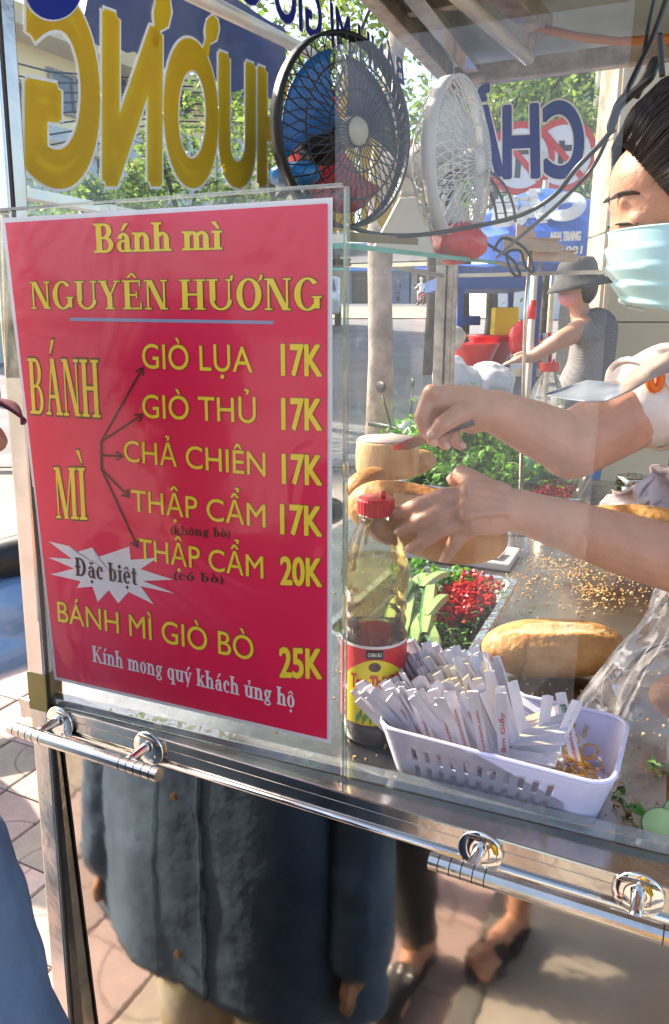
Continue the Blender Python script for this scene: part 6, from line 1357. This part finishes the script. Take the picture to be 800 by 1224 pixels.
for wx in (x0+.05,x1-.05): b = MB(); b.lathe([(0,-.03),(.2,-.03),(.2,.03),(0,.03)], (wx,sY,.2), 24, (Vector((0,1,0)),Z,Vector((1,0,0)))); b.build('wheel', M['black'], st)
def bowl(px, py, Y, r, h, m, label, z=None):
    p = at(px, py, Y); p.z = z if z else p.z; b = MB(); b.lathe([(r*.55,0),(r*.75,h*.3),(r,h*.9),(r*1.06,h),(r*1.02,h*1.02),(r*.95,h*.9),(r*.68,h*.25),(0,h*.12)], p, 32, cap=False); return tag(b.build('bowl', m, smooth=True), label, 'bowl')
sz = zc-.03
bowl(566,430,sY+.0,.125,.12,M['redbag'],'red plastic bowl at the left on the stall counter',sz); bowl(588,430,sY+.16,.13,.15,M['redbag'],'larger red plastic bowl behind the left one',sz+.01)
lump('red_bag', at(624,404,3.75), (.065,.06,.085), M['redbag'], 'bright red plastic bag at the middle of the blue stall', 'bag', 11)
b = MB(); p = at(603,388,sY+.25); b.box((p.x,p.y,p.z), (.13,.10,.18)); tag(b.build('tin_box', mat('ybox', (.75,.60,.03), .5), bevel=.006), 'yellow box standing on the stall between the bowls and the red bag', 'box')
M['wbag'] = mat('whitebag', (.66,.66,.66), .35, coat=.3, bump=.5, bs=25, trans=.15); M['gbag'] = mat('greybag', (.42,.40,.34), .6, bump=.5, bs=25, var=.3)
lump('plastic_bag', at(548,458,3.3), (.11,.08,.105), M['wbag'], 'bulging white plastic bag left of two behind the knife hand', 'bag', 21, .32); lump('plastic_bag', at(586,462,3.3), (.10,.08,.10), M['wbag'], 'bulging white plastic bag right of two behind the knife hand', 'bag', 24, .32)
lump('plastic_bag', at(540,405,3.5), (.06,.05,.06), M['gbag'], 'grey crumpled bag beside the dark corner post', 'bag', 27, .3)
tb2 = root('side_table', (at(566,470,3.3).x,3.3,0), 'small steel table carrying the white plastic bags', 'table'); q = at(566,476,3.3); b = MB(); b.box((q.x,3.3,q.z-.02), (.5,.4,.025)); b.build('table_top', M['steel'], tb2)
for sx in (-.22,.22):
    for sy in (-.16,.16): b = MB(); b.bar((q.x+sx,3.3+sy,0),(q.x+sx,3.3+sy,q.z-.033), .025, side=(1,0,0)); b.build('leg', M['steel'], tb2)
jc = [((.75,.5,.02),'yellow'),((.05,.25,.10),'green'),((.60,.25,.05),'orange'),((.02,.15,.4),'blue'),((.5,.5,.48),'white'),((.45,.02,.02),'dark red')]
for i, (c_, n_) in enumerate(jc):
    p = at(632+4.5*i, 430, 3.8+.04*(i % 2)); b = MB(); zz = sz; b.lathe([(0,0),(.022,0),(.022,.12),(.012,.15),(.012,.175),(0,.175)], (p.x,p.y,zz), 16); tag(b.build('jar', mat('jar'+n_.replace(' ',''), c_, .3, coat=.4), smooth=True), n_+' jar among the small jars on the blue stall', 'jar')
# --- woman in a hat working at the stall
wY = 3.42; wc = at(700,345,wY); wm = root('person', (wc.x,wY,0), 'woman in a dark bucket hat, pink mask and grey checked vest at the blue stall', 'person')
hq = Vector((at(690,343,wY).x, wY, at(690,343,wY).z)); bl = Blob(); bl.ell(hq, (.075,.068,.095)); bl.cap(hq+Vector((-.07,0,.0)), hq+Vector((-.082,0,-.02)), .012, .012); bl.cap(hq-Vector((-.02,0,.10)), hq-Vector((-.05,0,.20)), .045, .05)
shl = at(697,392,wY-.10); shr = at(700,388,wY+.12); el = at(668,408,wY-.13); hd_ = at(636,427,wY-.08)
bl.cap(shl, shr, .05,.05); bl.chain([shl, el, hd_], [.050,.040,.026]); bl.chain([hd_, hd_+Vector((-.07,0,-.01))], [.028,.018])
for k in range(4): bl.chain([hd_+Vector((-.06,-.025+.017*k,-.01)), hd_+Vector((-.12,-.025+.015*k,-.03))], [.010,.008])
el2 = at(672,405,wY+.16); hd2 = at(640,420,wY+.12); bl.chain([shr, el2, hd2], [.050,.040,.026]); bl.cap(hd2, hd2+Vector((-.09,0,-.02)), .026,.015)
bl.chain([Vector((wc.x+.0,wY,1.15)), Vector((wc.x,wY-.08,.5)), Vector((wc.x,wY-.08,.06)), Vector((wc.x-.14,wY-.08,.03))], [.12,.06,.04,.03]); bl.chain([Vector((wc.x+.0,wY,1.15)), Vector((wc.x,wY+.08,.5)), Vector((wc.x,wY+.08,.06)), Vector((wc.x-.14,wY+.08,.03))], [.12,.06,.04,.03])
bl.build('body', mat('skin3', (.50,.27,.18), .5), wm, .011, 3)
m = mat('vest', (.40,.38,.36), .85); tt = m.node_tree; ck = tt.nodes.new('ShaderNodeTexChecker'); m.name = 'checked_vest'; ck.inputs['Scale'].default_value = 150; ck.inputs[1].default_value = (.27,.26,.25,1); ck.inputs[2].default_value = (.17,.16,.16,1); tc = tt.nodes.new('ShaderNodeTexCoord'); tt.links.new(tc.outputs['Object'], ck.inputs[0]); tt.links.new(ck.outputs[0], tt.nodes['Principled BSDF'].inputs['Base Color'])
ve = Blob(); b0_ = at(703,400,wY); ve.chain([b0_+Vector((.03,0,.02)), at(700,440,wY)+Vector((.02,0,0)), at(690,478,wY)], [.10,.105,.12]); ve.cap(shl+Vector((.01,0,-.02)), shr+Vector((.01,0,-.02)), .062,.062); ve.build('vest', m, wm, .015, 2)
tz = Blob(); tz.chain([Vector((wc.x,wY,1.12)), Vector((wc.x,wY-.07,.5)), Vector((wc.x,wY-.08,.12))], [.15,.09,.07]); tz.chain([Vector((wc.x,wY,1.12)), Vector((wc.x,wY+.07,.5)), Vector((wc.x,wY+.08,.12))], [.15,.09,.07]); tz.build('trousers', mat('jeans', (.12,.20,.32), .85), wm, .02, 2)
b = MB(); ht = hq+Z*.045; b.lathe([(.140,-.050),(.128,-.032),(.090,.0),(.085,.045),(.072,.07),(.035,.08),(0,.082)], ht, 28, (Vector((1,0,.18)).normalized(), Vector((0,1,0)), Vector((-.18,0,1)).normalized()), cap=False); b.build('hat', mat('hatm', (.055,.05,.05), .85, var=.3, vs=20), wm, smooth=True, solid=.004)
b = MB(); b.ell(hq+Vector((-.030,0,-.043)), (.050,.055,.042)); b.build('face_mask', mat('pinkmask', (.62,.30,.33), .8), wm, smooth=True)
b = MB(); b.ell(hq+Vector((.02,0,.0)), (.072,.072,.085)); b.cap = None; b.build('hair', M['hair'], wm, smooth=True)
lump('cloth_bundle', at(712,448,4.05), (.055,.05,.085), M['wbag'], 'white hanging bag beside the tiled wall behind the woman', 'bag', 33, .25)
# thin white pole with red band by the stall
p = at(637,400,3.4); t = root('bamboo_pole', (p.x,3.4,0), 'thin cream pole with a red band in front of the stall', 'pole'); b = MB(); b.tube([(p.x,3.4,0),(p.x-.01,3.4,H+.20)], .016, 10); b.build('shaft', M['cream'], t, smooth=True); z_ = at(637,373,3.4).z; b = MB(); b.tube([(p.x-.0085,3.4,z_-.03),(p.x-.0085,3.4,z_+.05)], .018, 10); b.build('red_band', M['redbag'], t, smooth=True)
